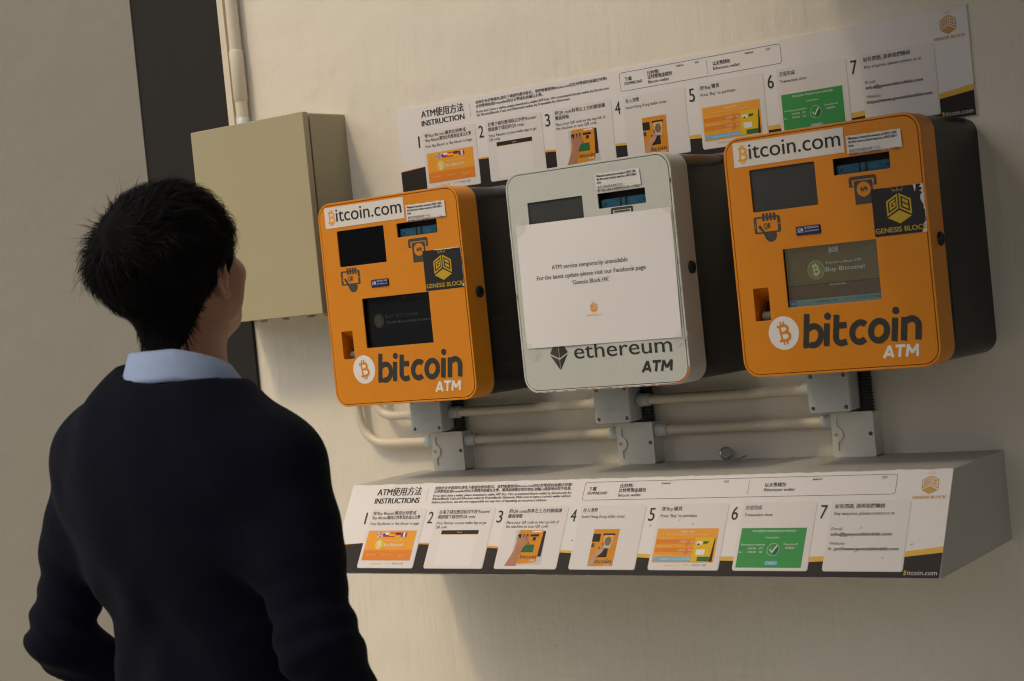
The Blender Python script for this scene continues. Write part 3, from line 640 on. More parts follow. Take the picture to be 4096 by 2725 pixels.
# ------------------------------------------------------------------ the two instruction boards
M_bw = mat('white_laminate', (.74, .71, .69), .6, spec=.25, bump=.05, bscale=25, var=.03, vscale=6)
M_cd = mat('pale_grey_card_print', (.70, .67, .645), .6, spec=.25)
M_cs = mat('grey_card_border_print', (.56, .54, .54), .6, spec=.25)
M_bk = mat('black_brown_band_print', (.022, .017, .015), .6, spec=.25, var=.1, vscale=8)
M_yl = mat('yellow_band_print', (.72, .44, .06), .6, spec=.25)
M_gn = mat('dark_green_numeral', (.035, .05, .04), .6, spec=.25)
M_tx = mat('board_letter_print', (.035, .032, .030), .6, spec=.25)
M_o1 = mat('screen_orange_print', (.78, .34, .03), .6, spec=.25, var=.04, vscale=20)
M_o2 = mat('screen_deep_orange_print', (.72, .22, .02), .6, spec=.25, var=.04, vscale=20)
M_y2 = mat('machine_yellow_print', (.75, .46, .01), .6, spec=.25)
M_gr = mat('screen_green_print', (.045, .30, .075), .6, spec=.25, var=.04, vscale=20)
M_g2 = mat('dark_green_print', (.02, .14, .04), .6, spec=.25)
M_lb = mat('light_blue_print', (.17, .45, .62), .6, spec=.25)
M_rd = mat('flag_red', (.50, .03, .03), .6, spec=.25); M_fb = mat('flag_blue', (.03, .06, .28), .6, spec=.25); M_fy = mat('flag_yellow', (.75, .50, .03), .6, spec=.25)
M_w2 = mat('print_white', (.76, .74, .72), .6, spec=.25); M_pl = mat('print_pale_orange', (.85, .55, .25), .6, spec=.25)
M_sk = mat('printed_skin', (.42, .20, .11), .6, spec=.25, var=.2, vscale=30); M_sk2 = mat('printed_light_skin', (.55, .30, .19), .6, spec=.25, var=.2, vscale=30)
M_po = mat('printed_machine_orange', (.66, .26, .01), .6, spec=.25, var=.12, vscale=15); M_note = mat('printed_bank_note', (.52, .46, .38), .6, spec=.25, var=.35, vscale=60)
M_nb = mat('printed_note_brown', (.22, .13, .08), .6, spec=.25, var=.3, vscale=80)

def hand_pts(x, y, s, mirror=1):
    """printed forearm rising to a hand with four finger tips"""
    P = [(-.55, -1.0), (.05, -1.0), (.14, -.45), (.28, -.12), (.46, .06), (.50, .22), (.43, .24), (.36, .14), (.45, .40), (.38, .44), (.28, .22), (.33, .52), (.24, .55), (.14, .26), (.14, .54), (.05, .54), (.00, .24), (-.12, .40), (-.20, .34), (-.12, .02), (-.22, -.30), (-.40, -.70)]
    return [(x + a*s*mirror, y + b*s) for a, b in P][::mirror]

def flag(d, fr, x, y, w, h, k, z):
    if k == 0:
        d.poly(fr, rr(x, y, x+w, y+h), M_fb, z)
        for a, b in (((x, y), (x+w, y+h)), ((x, y+h), (x+w, y))): d.stroke(fr, [a, b], h*.20, M_w2, z+5e-5)
        for a, b in (((x+w/2, y), (x+w/2, y+h)), ((x, y+h/2), (x+w, y+h/2))): d.stroke(fr, [a, b], h*.30, M_w2, z+1e-4); d.stroke(fr, [a, b], h*.17, M_rd, z+1.5e-4)
    elif k == 1: d.poly(fr, rr(x, y+h/2, x+w, y+h), M_w2, z); d.poly(fr, rr(x, y, x+w, y+h/2), M_rd, z); d.poly(fr, [(x, y), (x+w*.45, y+h/2), (x, y+h)], M_fb, z+5e-5)
    else:
        c = {2: (M_rd, M_fy, M_rd), 3: (M_fy, M_rd, M_bk), 4: None}[k]
        if c:
            for i in range(3): d.poly(fr, rr(x, y+h*(i/3 if k == 3 else (0, .25, .75)[i]), x+w, y+h*((i+1)/3 if k == 3 else (.25, .75, 1)[i])), c[i], z)
        else:
            for i, m in enumerate((M_fb, M_w2, M_rd)): d.poly(fr, rr(x+w*i/3, y, x+w*(i+1)/3, y+h), m, z)

TITLE = {
 1: [('按‘Buy Bitcoin’購買比特幣或', -.0708, .1184), ('‘Buy Altcoin’購買比特幣現金或以太幣', -.0809, .1322), ('Press ‘Buy Bitcoin’ or ‘Buy Altcoin’ to begin', -.0941, .1329)],
 2: [('在電子錢包應用程式中按‘Receive’', -.0703, .1324), ('開啟閣下錢包的QR code', -.0810, .0970), ('Press ‘Receive’ on your wallet App to get', -.0941, .1296), ('QR code', -.1030, .0290)],
 3: [('把QR code對準左上方的鏡頭讓', -.0708, .1294), ('機器掃瞄', -.0814, .0358), ('Place your QR code to the top left of', -.0947, .1280), ('the machine to scan QR code', -.1034, .1046)],
 4: [('存入港幣', -.0714, .0343), ('Insert Hong Kong dollar notes', -.0843, .0990)],
 5: [('按‘Buy’購買', -.0711, .0450), ('Press ‘Buy’ to purchase', -.0848, .0800)],
 6: [('交易完成', -.0714, .0343), ('Transaction done', -.0851, .0582)],
 7: [('如有問題, 請與我們聯絡', -.0716, .0967), ('Any enquires, please contact us at', -.0849, .1167)]}

def board(e, fr0, upper):
    k = .988 if upper else 1.0
    fr = Fr(fr0.o, fr0.ex, fr0.ey)
    S = lambda u: u*k - (.0 if not upper else .0015)
    sh = .0
    # cards and their contents
    for n in range(1, 8):
        a = .0720 + .1802*(n-1); b = a + .1500
        g = Fr(fr.p(S(a), 0, 0), fr.ex*k, fr.ey)        # u = 0 at the left edge of this card
        d = MB(); d.poly(g, rr(.0008, -.1915, .1520, -.0590, .004, 3), M_cs, .00010); d.poly(g, rr(0, -.1902, .1500, -.0575, .004, 4), M_cd, .00020); c = d.build('step_card', e, 'instruction card for step %d' % n)
        d = MB(); z = .0004
        d.text(g, str(n), -.0205 if n > 1 else -.0130, -.0915, .036, M_gn, z, u1=-.0070 if n > 1 else -.0085, cap=.0262, res=4, bold=.0006)
        for t, v, w in TITLE[n]:
            zh = any(ord(q) > 0x3000 for q in t); d.text(g, t, .0065, v, .0096 if zh else .0088, M_tx, z, u1=.0065+w, bold=.00035 if zh else .0002)
        if n == 7:
            d.build('lettering', c); d = MB(); d.text(g, 'Email:', .0065, -.1141, .0085, M_tx, z, u1=.0292); d.text(g, 'info@genesisblockhk.com', .0065, -.1245, .0092, M_tx, z, u1=.1232, bold=.0007)
            d.text(g, 'Website:', .0065, -.1416, .0085, M_tx, z, u1=.0370); d.text(g, 'https://www.genesisblockhk.com', .0065, -.1520, .0092, M_tx, z, u1=.1395, bold=.0007)
        d.build('contact_lettering' if n == 7 else 'lettering', c)
        d = MB(); z = .00035; z2 = .0005; z3 = .00065
        if n == 1:
            d.poly(g, rr(.0075, -.1742, .1392, -.1072), M_o1, z); d.poly(g, rr(.0075, -.1742, .1392, -.1508), M_o2, z2)
            for i in range(5): flag(d, g, .0345+i*.0162, -.1215, .0155, .0098, i, z2)
            d.poly(g, circ(.0455, -.1385, .0122, 24), M_fy, z2); b_mark(d, g, .0455, -.1385, .0135, M_w2, z3, 6)
            d.text(g, 'Welcome to Bitcoin ATM', .0600, -.1310, .005, M_pl, z2, u1=.1080); d.text(g, 'Buy Bitcoins!', .0595, -.1425, .010, M_w2, z2, u1=.1110)
            for q, t in ((.0190, 'BUY BITCOINS'), (.0610, 'BUY ALTCOINS'), (.1020, 'CHECK WALLET')): d.text(g, t, q, -.1625, .0035, M_pl, z3, u1=q+.0230)
            d.text(g, 'BALANCE', .1060, -.1665, .0035, M_pl, z3, u1=.1200); d.text(g, 'exchange rate', .0340, -.1830, .0055, M_o1, z, u1=.0660); d.text(g, '1 BTC =', .0755, -.1830, .0055, M_o1, z, u1=.0935); d.text(g, '9150.31 CZK', .0950, -.1830, .0060, M_tx, z, u1=.1240)
        if n == 2:
            d.poly(g, rr(.0250, -.1162, .1210, -.1075), M_bk, z); d.poly(g, rr(.0250, -.1172, .1210, -.1163), M_yl, z); d.text(g, 'Receive', .0670, -.1132, .0045, M_cs, z2, u1=.0790); d.poly(g, rr(.0255, -.1850, .1190, -.1176), M_bw, z)
        if n == 3:
            d.poly(g, [(.0380, -.1840), (.1130, -.1815), (.1080, -.1105), (.0360, -.1085)], M_cs, z)
            d.poly(g, rr(.0960, -.1650, .1090, -.1110, .002, 2), M_bk, z2-1e-4); d.poly(g, [(.0395, -.1640), (.0445, -.1095), (.0480, -.1080), (.1005, -.1092), (.1030, -.1120), (.0995, -.1745), (.0970, -.1770), (.0560, -.1800)], M_po, z2)
            d.poly(g, rr(.0760, -.1135, .0990, -.1105), M_w2, z3); d.poly(g, rr(.0425, -.1340, .0690, -.1175, .002, 2), M_bk, z3); d.poly(g, rr(.0735, -.1225, .0940, -.1178), M_bk, z3); d.poly(g, rr(.0805, -.1310, .0880, -.1240), M_bk, z3); d.poly(g, rr(.0585, -.1560, .0880, -.1395), M_g2, z3); d.poly(g, rr(.0640, -.1380, .0740, -.1355), M_fb, z3)
            d.text(g, 'bitcoin', .0590, -.1690, .012, M_ink, z3, u1=.0980, bold=.0006, shear=.1); d.text(g, 'ATM', .0830, -.1752, .006, M_w2, z3, u1=.0960, bold=.0003)
            d.shape(g, [hand_pts(.0500, -.1395, .0450)], M_sk, z3+2e-4)
        if n == 4:
            d.poly(g, [(.0430, -.1840), (.1000, -.1842), (.1010, -.1080), (.0425, -.1080)], M_po, z); d.poly(g, rr(.0425, -.1340, .0600, -.1175), M_bk, z2); d.poly(g, rr(.0660, -.1215, .0930, -.1170), M_bk, z2); d.poly(g, rr(.0610, -.1660, .0830, -.1455), M_bk, z2); d.poly(g, rr(.0430, -.1460, .0500, -.1370, .002, 2), M_ink, z2); d.text(g, 'itcoin', .0560, -.1785, .013, M_ink, z2, u1=.0960, bold=.0008, shear=.08); d.text(g, 'ATM', .0800, -.1830, .005, M_w2, z2, u1=.0930)
            d.poly(g, [(.0690, -.1475), (.0880, -.1480), (.0905, -.1205), (.0695, -.1205)], M_note, z3); d.shape(g, [circ(.0795, -.1330, .0075, 14, .0095)], M_nb, z3+1e-4); d.poly(g, rr(.0705, -.1245, .0890, -.1215), M_fy, z3+1e-4); q = g.sub(.0712, -.1470, 0, 90); d.text(q, '500', 0, -.0005, .006, M_bk, z3+1e-4, u1=.0110, bold=.0004)
            d.shape(g, [[(.0430, -.1840), (.0560, -.1840), (.0600, -.1660), (.0700, -.1570), (.0745, -.1500), (.0735, -.1470), (.0690, -.1500), (.0720, -.1440), (.0690, -.1420), (.0640, -.1480), (.0560, -.1530), (.0500, -.1640)]], M_sk2, z3+3e-4)
        if n == 5:
            d.poly(g, rr(.0065, -.1760, .1387, -.1080), M_o1, z); d.text(g, 'INSERT CASH', .0585, -.1165, .0055, M_w2, z2, u1=.0865); d.text(g, 'Please insert cash you want to exchange to bitcoins', .0290, -.1215, .0045, M_pl, z2, u1=.1165)
            for v, t1, t2, t3 in ((-.1385, 'Inserted cash so far:', '100.00', 'CZK'), (-.1550, 'which equals to:', '0.01093', 'BTC')):
                d.poly(g, rr(.0085, v, .0920, v+.0085), M_o2, z2); d.poly(g, [(.0680, v), (.0760, v-.0060), (.0840, v)][::-1], M_o2, z2); d.text(g, t1, .0120, v+.0100, .0045, M_pl, z2, u1=.0450); d.text(g, t2, .0600, v+.0020, .0055, M_w2, z3, u1=.0740); d.text(g, t3, .0820, v+.0020, .0055, M_w2, z3, u1=.0905)
            d.text(g, 'Destination address:', .0095, -.1625, .0042, M_pl, z2, u1=.0460); d.poly(g, rr(.0085, -.1730, .1010, -.1645), M_lb, z2); d.text(g, 'CN6qaBEc36CH1GBuAa6Uux5aDF5b7C25f', .0230, -.1705, .0042, M_w2, z3, u1=.0900)
            d.poly(g, rr(.1290, -.1750, .1352, -.1270, .003, 2), M_bk, z2); d.poly(g, [(.0895, -.1742), (.1290, -.1745), (.1335, -.1265), (.0930, -.1262)], M_y2, z2+5e-5); d.poly(g, rr(.0965, -.1410, .1085, -.1340), M_w2, z3); d.poly(g, [(.0975, -.1415), (.1045, -.1415), (.1010, -.1372)], M_bk, z3+5e-5); d.poly(g, [(.1110, -.1400), (.1200, -.1385), (.1230, -.1340), (.1110, -.1340)], M_g2, z3); d.poly(g, rr(.0980, -.1610, .1170, -.1500), M_w2, z3); d.poly(g, rr(.1030, -.1735, .1295, -.1645), M_g2, z3); d.text(g, 'BUY BITCOINS', .1045, -.1705, .004, M_gr, z3+1e-4, u1=.1280)
            d.text(g, 'exchange rate', .0350, -.1832, .0055, M_o1, z, u1=.0640); d.text(g, '1 BTC =', .0750, -.1832, .0055, M_o1, z, u1=.0930); d.text(g, '9150.31 CZK', .0945, -.1832, .0060, M_tx, z, u1=.1255)
        if n == 6:
            d.poly(g, rr(.0065, -.1853, .1385, -.1085), M_gr, z); d.text(g, 'PROCESSING TRANSACTION COMPLETED', .0300, -.1165, .0055, M_w2, z2, u1=.1180); d.text(g, 'Congratulations', .0590, -.1285, .0045, M_w2, z2, u1=.0860); d.text(g, 'You have just purchased:', .0100, -.1425, .005, M_w2, z2, u1=.0595)
            for t, q, w, v in (('0.01093', .0255, .0175, -.1500), ('BTC', .0490, .0080, -.1500), ('for:', .0085, .0070, -.1570), ('100.00', .0270, .0160, -.1570), ('CZK', .0490, .0080, -.1570), ('Transaction ID', .0965, .0290, -.1420), ('RDB2XE', .1015, .0180, -.1490)): d.text(g, t, q, v, .0052, M_w2, z2, u1=q+w)
            d.shape(g, [circ(.0775, -.1505, .0122, 30), circ(.0775, -.1505, .0117, 30)], M_w2, z2); d.poly(g, arc(.0775, -.1505, .0114, -90, 60, 14), M_g2, z2); d.stroke(g, [(.0710, -.1500), (.0755, -.1560), (.0845, -.1430)], .0026, M_w2, z3)
            d.poly(g, rr(.0650, -.1805, .0900, -.1725), M_lb, z2); d.text(g, 'DONE', .0725, -.1782, .0045, M_w2, z3, u1=.0825)
        if d.V: d.build('picture', c)
    # header
    d = MB(); z = .0003
    d.text(fr, 'ATM使用方法', S(.0745), -.0255, .02, M_tx, z, u1=S(.1968), cap=.0178, bold=.0012, res=3); d.text(fr, 'INSTRUCTION' if upper else 'INSTRUCTIONS', S(.0735), -.0447, .018, M_tx, z, u1=S(.1970), cap=.0122, bold=.0014, res=3)
    d.poly(fr, rr(S(.2137), -.0422, S(.2141), -.0135), M_tx, z)
    A1 = '如你仍未安裝錢包,請先下載錢包應用程式。我們推薦使用bitcoin.com的比特幣錢包收藏比特幣/'
    if upper: LN = [(A1, -.0162, .5795, 1), ('比特幣現金或Freewallet的以太幣錢包收藏以太幣。', -.0250, .4130, 1), ('If you don’t have a wallet, please download a wallet APP first. We recommend bitcoin wallet by bitcoin.com', -.0365, .5820, 0), ('for Bitcoin/Bitcoin Cash and Ethereum wallet by Freewallet for Ethereum.', -.0442, .4825, 0)]
    else: LN = [(A1, -.0148, .5797, 1), ('比特幣現金或Freewallet的以太幣錢包收藏以太幣。購買前請確定錢包地址,如輸入錯誤地址恕不負責。', -.0227, .5796, 1), ('If you don’t have a wallet, please download a wallet APP first. We recommend bitcoin wallet by bitcoin.com for', -.0318, .5819, 0), ('Bitcoin/Bitcoin Cash and Ethereum wallet by Freewallet for Ethereum. Make sure to input a correct wallet address', -.0388, .5813, 0), ('before purchase, we are not responsible for any loss of inputting an incorrect address.', -.0465, .5263, 0)]
    for t, v, u1, zh in LN: d.text(fr, t, S(.2310), v, .0080 if zh else .0078, M_tx, z, u1=S(u1), bold=.0003)
    d.build('header_lettering', e)
    # download panel
    d = MB(); x1 = .9880 if upper else 1.2718
    d.shape(fr, [rr(S(.6103), -.0466, S(x1), -.0078, .005, 5), rr(S(.6103)+.0007, -.0459, S(x1)-.0007, -.0085, .0045, 5)], M_tx, z)
    if upper: T = [('下載', .6225, -.0258, .6405), ('DOWNLOAD', .6215, -.0345, .6650), ('比特幣/', .6790, -.0215, .7080), ('比特幣現金錢包', .6790, -.0300, .7380), ('Bitcoin wallet', .6790, -.0395, .7290), ('Andriod', .7490, -.0165, .7660), ('iOS', .7940, -.0165, .8020), ('以太幣錢包', .8340, -.0265, .8740), ('Ethereum wallet', .8340, -.0360, .8950), ('Andriod', .9080, -.0165, .9270), ('iOS', .9560, -.0165, .9650)]
    else: T = [('下載', .6216, -.0258, .6397), ('DOWNLOAD', .6207, -.0345, .6666), ('比特幣/', .6934, -.0207, .7241), ('比特幣現金錢包', .6930, -.0304, .7546), ('Bitcoin wallet', .6934, -.0401, .7448), ('Andriod', .7866, -.0160, .8063), ('iOS', .9238, -.0161, .9338), ('以太幣錢包', 1.0112, -.0262, 1.0549), ('Ethereum wallet', 1.0109, -.0358, 1.0744), ('Andriod', 1.1069, -.0160, 1.1259), ('iOS', 1.2432, -.0157, 1.2526)]
    for t, u0, v, u1 in T:
        zh = any(ord(q) > 0x3000 for q in t); d.text(fr, t, S(u0), v, .0092 if zh else (.0062 if t in ('Andriod', 'iOS') else .0088), M_tx, z, u1=S(u1), bold=.0004 if zh or t == 'DOWNLOAD' else .0002)
    q = .8200 if upper else .9774; d.poly(fr, rr(S(q), -.0415, S(q)+.0005, -.0138), M_tx, z); d.build('download_panel', e)
    # company mark and web address
    d = MB(); gb_logo(d, fr, S(1.3350), -.0300, .0180, M_gold2, z); d.text(fr, 'GENESIS BLOCK', S(1.3045), -.0562, .007, M_gold2, z, u1=S(1.3665), cap=.0054, bold=.0006); d.build('company_mark', e)
    d = MB(); d.text(fr, 'itcoin.com', S(1.3145), -.1970, .01, M_cs, z, u1=S(1.3680), cap=.0078, res=3); b_mark(d, fr, S(1.3100), -.1932, .0066, M_yl, z, 0); d.build('web_address', e)
def bands(e, fr, upper):
    k = .988 if upper else 1.0; S = lambda u: u*k - (.0 if not upper else .0015)
    X = [.0, .07, .25, .43, .61, .79, .95, 1.13, 1.30, 1.3732]; T = [-.1340, -.1345, -.1350, -.1430, -.1525, -.1595, -.1640, -.1640, -.1548, -.1448]; B = [-.1355, -.1352, -.1385, -.1472, -.1575, -.1670, -.1720, -.1738, -.1645, -.1558]
    T[0] = -.1385; B[0] = -.1400
    lo = -.2024; d = MB()
    d.poly(fr, [(S(u), v) for u, v in zip(X, B)][::-1] + [(S(0.0)+.0005, lo), (S(1.3732)-.0005, lo)], M_bk, .00004); d.build('dark_band', e)
    d = MB()
    for i in range(len(X)-1): d.poly(fr, [(S(X[i]), B[i]), (S(X[i+1]), B[i+1]), (S(X[i+1]), T[i+1]), (S(X[i]), T[i])], M_yl if X[i] >= .43 else M_o1, .00006)
    d.build('yellow_band', e)
M_gold2 = mat('bronze_gold_print', (.52, .28, .05), .55, var=.3, vscale=40)
# upper board: thin stiff panel flat on the wall
e = empty('instruction_sign', (-.5785, 0, 1.8970), 'long white instruction board screwed flat to the wall above the machines', 'sign')
MB().plate(Fr(), rr(.0015, -.2030, 1.3555, 0), .0005, .0030, M_bw).build('panel', e)
fr = Fr((.0, -.0031, 0)); bands(e, fr, True); board(e, fr, True)
# lower board: printed sheet glued on the sloped front of the ledge, edge slightly ragged
sl = np.array([0, -.1054, -.1727]); sl /= np.linalg.norm(sl)
e = empty('instruction_sign', (-.606, -.2429, 1.0745), 'long white instruction panel glued to the sloped front of the ledge', 'sign')
fr = Fr((0, 0, 0), (1, 0, 0), -sl); fr.o = fr.n*.0022
rnd = random.Random(11); top = [(1.3732*i/110, .0005 + rnd.uniform(-.0012, .0006) - .0010*abs(math.sin(i*.37))) for i in range(111)][::-1]; bot = [(1.3732*i/110, -.2024 + rnd.uniform(-.0004, .0007)) for i in range(111)]
MB().plate(fr, bot+top, -.0021, 0, M_bw).build('sheet', e)
fr.o = fr.n*.0023; bands(e, fr, False); board(e, fr, False)
d = MB()                                               # blisters and peeled spots in the laminate
for u, v, r_ in ((.872, -.098, .0035), (.842, -.090, .0028), (1.2150, -.1095, .0042), (1.2020, -.1260, .0030), (1.1680, -.1500, .0040), (1.2100, -.1540, .0032), (1.2640, -.1650, .0038), (1.3140, -.1400, .0040), (.7800, -.1010, .0030), (.6070, -.1300, .0028)):
    V = [fr.p(u, v, .0016)]; q = 10
    for rad, hh in ((.55, .0011), (1.0, .0001)): V += [fr.p(u+r_*rad*math.cos(2*math.pi*i/q), v+.7*r_*rad*math.sin(2*math.pi*i/q), hh+.00035) for i in range(q)]
    d.add(V, [(0, 1+i, 1+(i+1) % q) for i in range(q)] + [(1+i, 1+q+i, 1+q+(i+1) % q, 1+(i+1) % q) for i in range(q)], M_cd, True)
d.build('blisters', e, kind='stuff')
# ------------------------------------------------------------------ the person seen from behind
def smin(a, b, k):
    h = np.clip(.5 + .5*(b-a)/k, 0, 1); return b*(1-h) + a*h - k*h*(1-h)
class Field:
    """signed distance on a tensor grid, meshed with surface nets"""
    def __init__(s, xs, ys, zs):
        s.x, s.y, s.z = [np.asarray(q, np.float32) for q in (xs, ys, zs)]
        s.X = s.x[:, None, None]; s.Y = s.y[None, :, None]; s.Z = s.z[None, None, :]
        s.d = np.full((len(xs), len(ys), len(zs)), 1.0, np.float32)
    def box(s, lo, hi):
        I = []
        for ax, a, b in ((s.x, lo[0], hi[0]), (s.y, lo[1], hi[1]), (s.z, lo[2], hi[2])):
            I.append(slice(max(0, np.searchsorted(ax, a)-1), min(len(ax), np.searchsorted(ax, b)+1)))
        return tuple(I)
    def put(s, fn, lo, hi, k=.02, op='u'):
        I = s.box(np.array(lo)-.04-k, np.array(hi)+.04+k)
        v = fn(s.X[I[0]], s.Y[:, I[1]], s.Z[:, :, I[2]]).astype(np.float32)
        if op == 'u': s.d[I] = smin(s.d[I], v, k)
        elif op == 's': s.d[I] = -smin(-s.d[I], v, k)
        return s
    def cone(s, a, b, ra, rb, k=.02, op='u', flat=None):
        a = np.array(a, float); b = np.array(b, float); L2 = ((b-a)**2).sum()
        def fn(X, Y, Z):
            t = np.clip(((X-a[0])*(b[0]-a[0]) + (Y-a[1])*(b[1]-a[1]) + (Z-a[2])*(b[2]-a[2]))/L2, 0, 1)
            return np.sqrt((X-a[0]-t*(b[0]-a[0]))**2 + (Y-a[1]-t*(b[1]-a[1]))**2 + (Z-a[2]-t*(b[2]-a[2]))**2) - (ra + (rb-ra)*t)
        r = max(ra, rb); return s.put(fn, np.minimum(a, b)-r, np.maximum(a, b)+r, k, op)
    def ell(s, c, r, k=.02, op='u', rot=None):
        c = np.array(c, float); r = np.array(r, float); Q = np.eye(3) if rot is None else np.array(rot)
        def fn(X, Y, Z):
            dx, dy, dz = X-c[0], Y-c[1], Z-c[2]
            u = Q[0, 0]*dx+Q[0, 1]*dy+Q[0, 2]*dz; v = Q[1, 0]*dx+Q[1, 1]*dy+Q[1, 2]*dz; w = Q[2, 0]*dx+Q[2, 1]*dy+Q[2, 2]*dz
            k0 = np.sqrt((u/r[0])**2+(v/r[1])**2+(w/r[2])**2)+1e-6; k1 = np.sqrt((u/r[0]**2)**2+(v/r[1]**2)**2+(w/r[2]**2)**2)+1e-6
            return k0*(k0-1)/k1
        m = r.max(); return s.put(fn, c-m, c+m, k, op)
    def loft(s, tab, k=.03):
        """tab rows: z, half width, half depth, centre x, centre y"""
        T = np.array(tab, float)
        def fn(X, Y, Z):
            q = [np.interp(Z, T[:, 0], T[:, i]) for i in range(1, 5)]
            e = np.sqrt(np.abs((X-q[2])/q[0])**2.3 + np.abs((Y-q[3])/q[1])**2.3 + 1e-9)
            d = (np.abs((X-q[2])/q[0])**2.3 + np.abs((Y-q[3])/q[1])**2.3 + 1e-9)**(1/2.3)
            v = (d-1)*np.minimum(q[0], q[1])
            return np.maximum(v, np.maximum(T[0, 0]-Z, Z-T[-1, 0]))
        m = T[:, 1:3].max()+.03; return s.put(fn, (-m, -m, T[0, 0]), (m, m, T[-1, 0]), k)
    def mesh(s):
        d = s.d; neg = d < 0
        nx, ny, nz = d.shape
        c = neg[:-1, :-1, :-1].astype(np.int8)
        cnt = sum(neg[i:nx-1+i, j:ny-1+j, k:nz-1+k].astype(np.int8) for i in (0, 1) for j in (0, 1) for k in (0, 1))
        act = (cnt > 0) & (cnt < 8); idx = np.full(act.shape, -1, np.int64); ii = np.argwhere(act); idx[act] = np.arange(len(ii))
        P = np.zeros((len(ii), 3)); W = np.zeros(len(ii)); co = [(i, j, k) for i in (0, 1) for j in (0, 1) for k in (0, 1)]
        ax = [s.x.astype(float), s.y.astype(float), s.z.astype(float)]
        def val(o): return d[ii[:, 0]+o[0], ii[:, 1]+o[1], ii[:, 2]+o[2]].astype(float)
        vals = {o: val(o) for o in co}
        for a in co:
            for b in co:
                if sum(b)-sum(a) == 1 and all(q >= p for p, q in zip(a, b)):
                    va, vb = vals[a], vals[b]; m = (va < 0) != (vb < 0); t = np.where(m, va/(va-vb+1e-12), 0)
                    for q in range(3):
                        pa = ax[q][ii[:, q]+a[q]]; pb = ax[q][ii[:, q]+b[q]]; P[:, q] += np.where(m, pa+(pb-pa)*t, 0)
                    W += m
        P /= W[:, None]; F = []
        for q in range(3):
            u, v = [(1, 2), (2, 0), (0, 1)][q]
            sl0 = [slice(None)]*3; sl1 = [slice(None)]*3; sl0[q] = slice(0, -1); sl1[q] = slice(1, None)
            ch = neg[tuple(sl0)] != neg[tuple(sl1)]; e = np.argwhere(ch); ok = (e[:, u] > 0) & (e[:, v] > 0) & (e[:, u] < d.shape[u]-1) & (e[:, v] < d.shape[v]-1); e = e[ok]
            def g(du, dv):
                f = e.copy(); f[:, u] -= du; f[:, v] -= dv; return idx[f[:, 0], f[:, 1], f[:, 2]]
            quad = np.stack([g(1, 1), g(0, 1), g(0, 0), g(1, 0)], 1); flip = ~neg[e[:, 0], e[:, 1], e[:, 2]]
            quad[flip] = quad[flip][:, ::-1]; F.append(quad)
        F = np.concatenate(F); F = F[(F >= 0).all(1)]
        return P, F
    def at(s, P):
        """trilinear sample"""
        r = []
        for q, a in zip(P.T, (s.x, s.y, s.z)):
            i = np.clip(np.searchsorted(a, q)-1, 0, len(a)-2); r.append((i, np.clip((q-a[i])/(a[i+1]-a[i]), 0, 1)))
        (i, a), (j, b), (k, c) = r; o = 0
        for di in (0, 1):
            for dj in (0, 1):
                for dk in (0, 1): o = o + s.d[i+di, j+dj, k+dk]*(a if di else 1-a)*(b if dj else 1-b)*(c if dk else 1-c)
        return o
def axis(*seg):
    out = [seg[0][0]]
    for a, b, st in seg:
        n = max(1, int(round((b-a)/st))); out += list(a + (b-a)*np.arange(1, n+1)/n)
    return np.array(out)
def relax(P, F, it=2, lam=.5):
    E = np.concatenate([F[:, [0, 1]], F[:, [1, 2]], F[:, [2, 3]], F[:, [3, 0]]]); E = np.concatenate([E, E[:, ::-1]])
    n = np.bincount(E[:, 0], minlength=len(P))[:, None]
    for _ in range(it):
        Q = np.zeros_like(P)
        for c in range(3): Q[:, c] = np.bincount(E[:, 0], weights=P[E[:, 1], c], minlength=len(P))
        P = P + lam*(Q/np.maximum(n, 1) - P)
    return P

# joints, in metres, relative to the point on the ground below the pelvis; +y is the way the body faces
J = dict(HC=(-.030, .030, 1.580), RS=(.178, -.02, 1.306), RE=(.252, -.050, 1.065), RW=(.255, .060, .840), LS=(-.182, -.02, 1.330), LE=(-.232, -.085, 1.066), LW=(-.140, .075, .905))
P_POS = (0.080, -1.365, GZ); P_ROT = 0.0
HY, HP = R(12), R(14)                                       # the head is turned a little to its left and tipped back
HM = np.array([[math.cos(HY), -math.sin(HY), 0], [math.sin(HY), math.cos(HY), 0], [0, 0, 1]]) @ np.array([[1, 0, 0], [0, math.cos(HP), -math.sin(HP)], [0, math.sin(HP), math.cos(HP)]])
TORSO = [(.84, .172, .125, .005, .0), (.92, .172, .130, .005, .0), (1.02, .158, .120, .008, .0), (1.10, .160, .118, .008, -.002), (1.20, .172, .124, .005, -.010), (1.28, .172, .124, .003, -.018), (1.34, .150, .112, .003, -.022), (1.39, .110, .090, .006, -.026), (1.435, .078, .074, .008, -.026), (1.475, .064, .062, .008, -.020)]
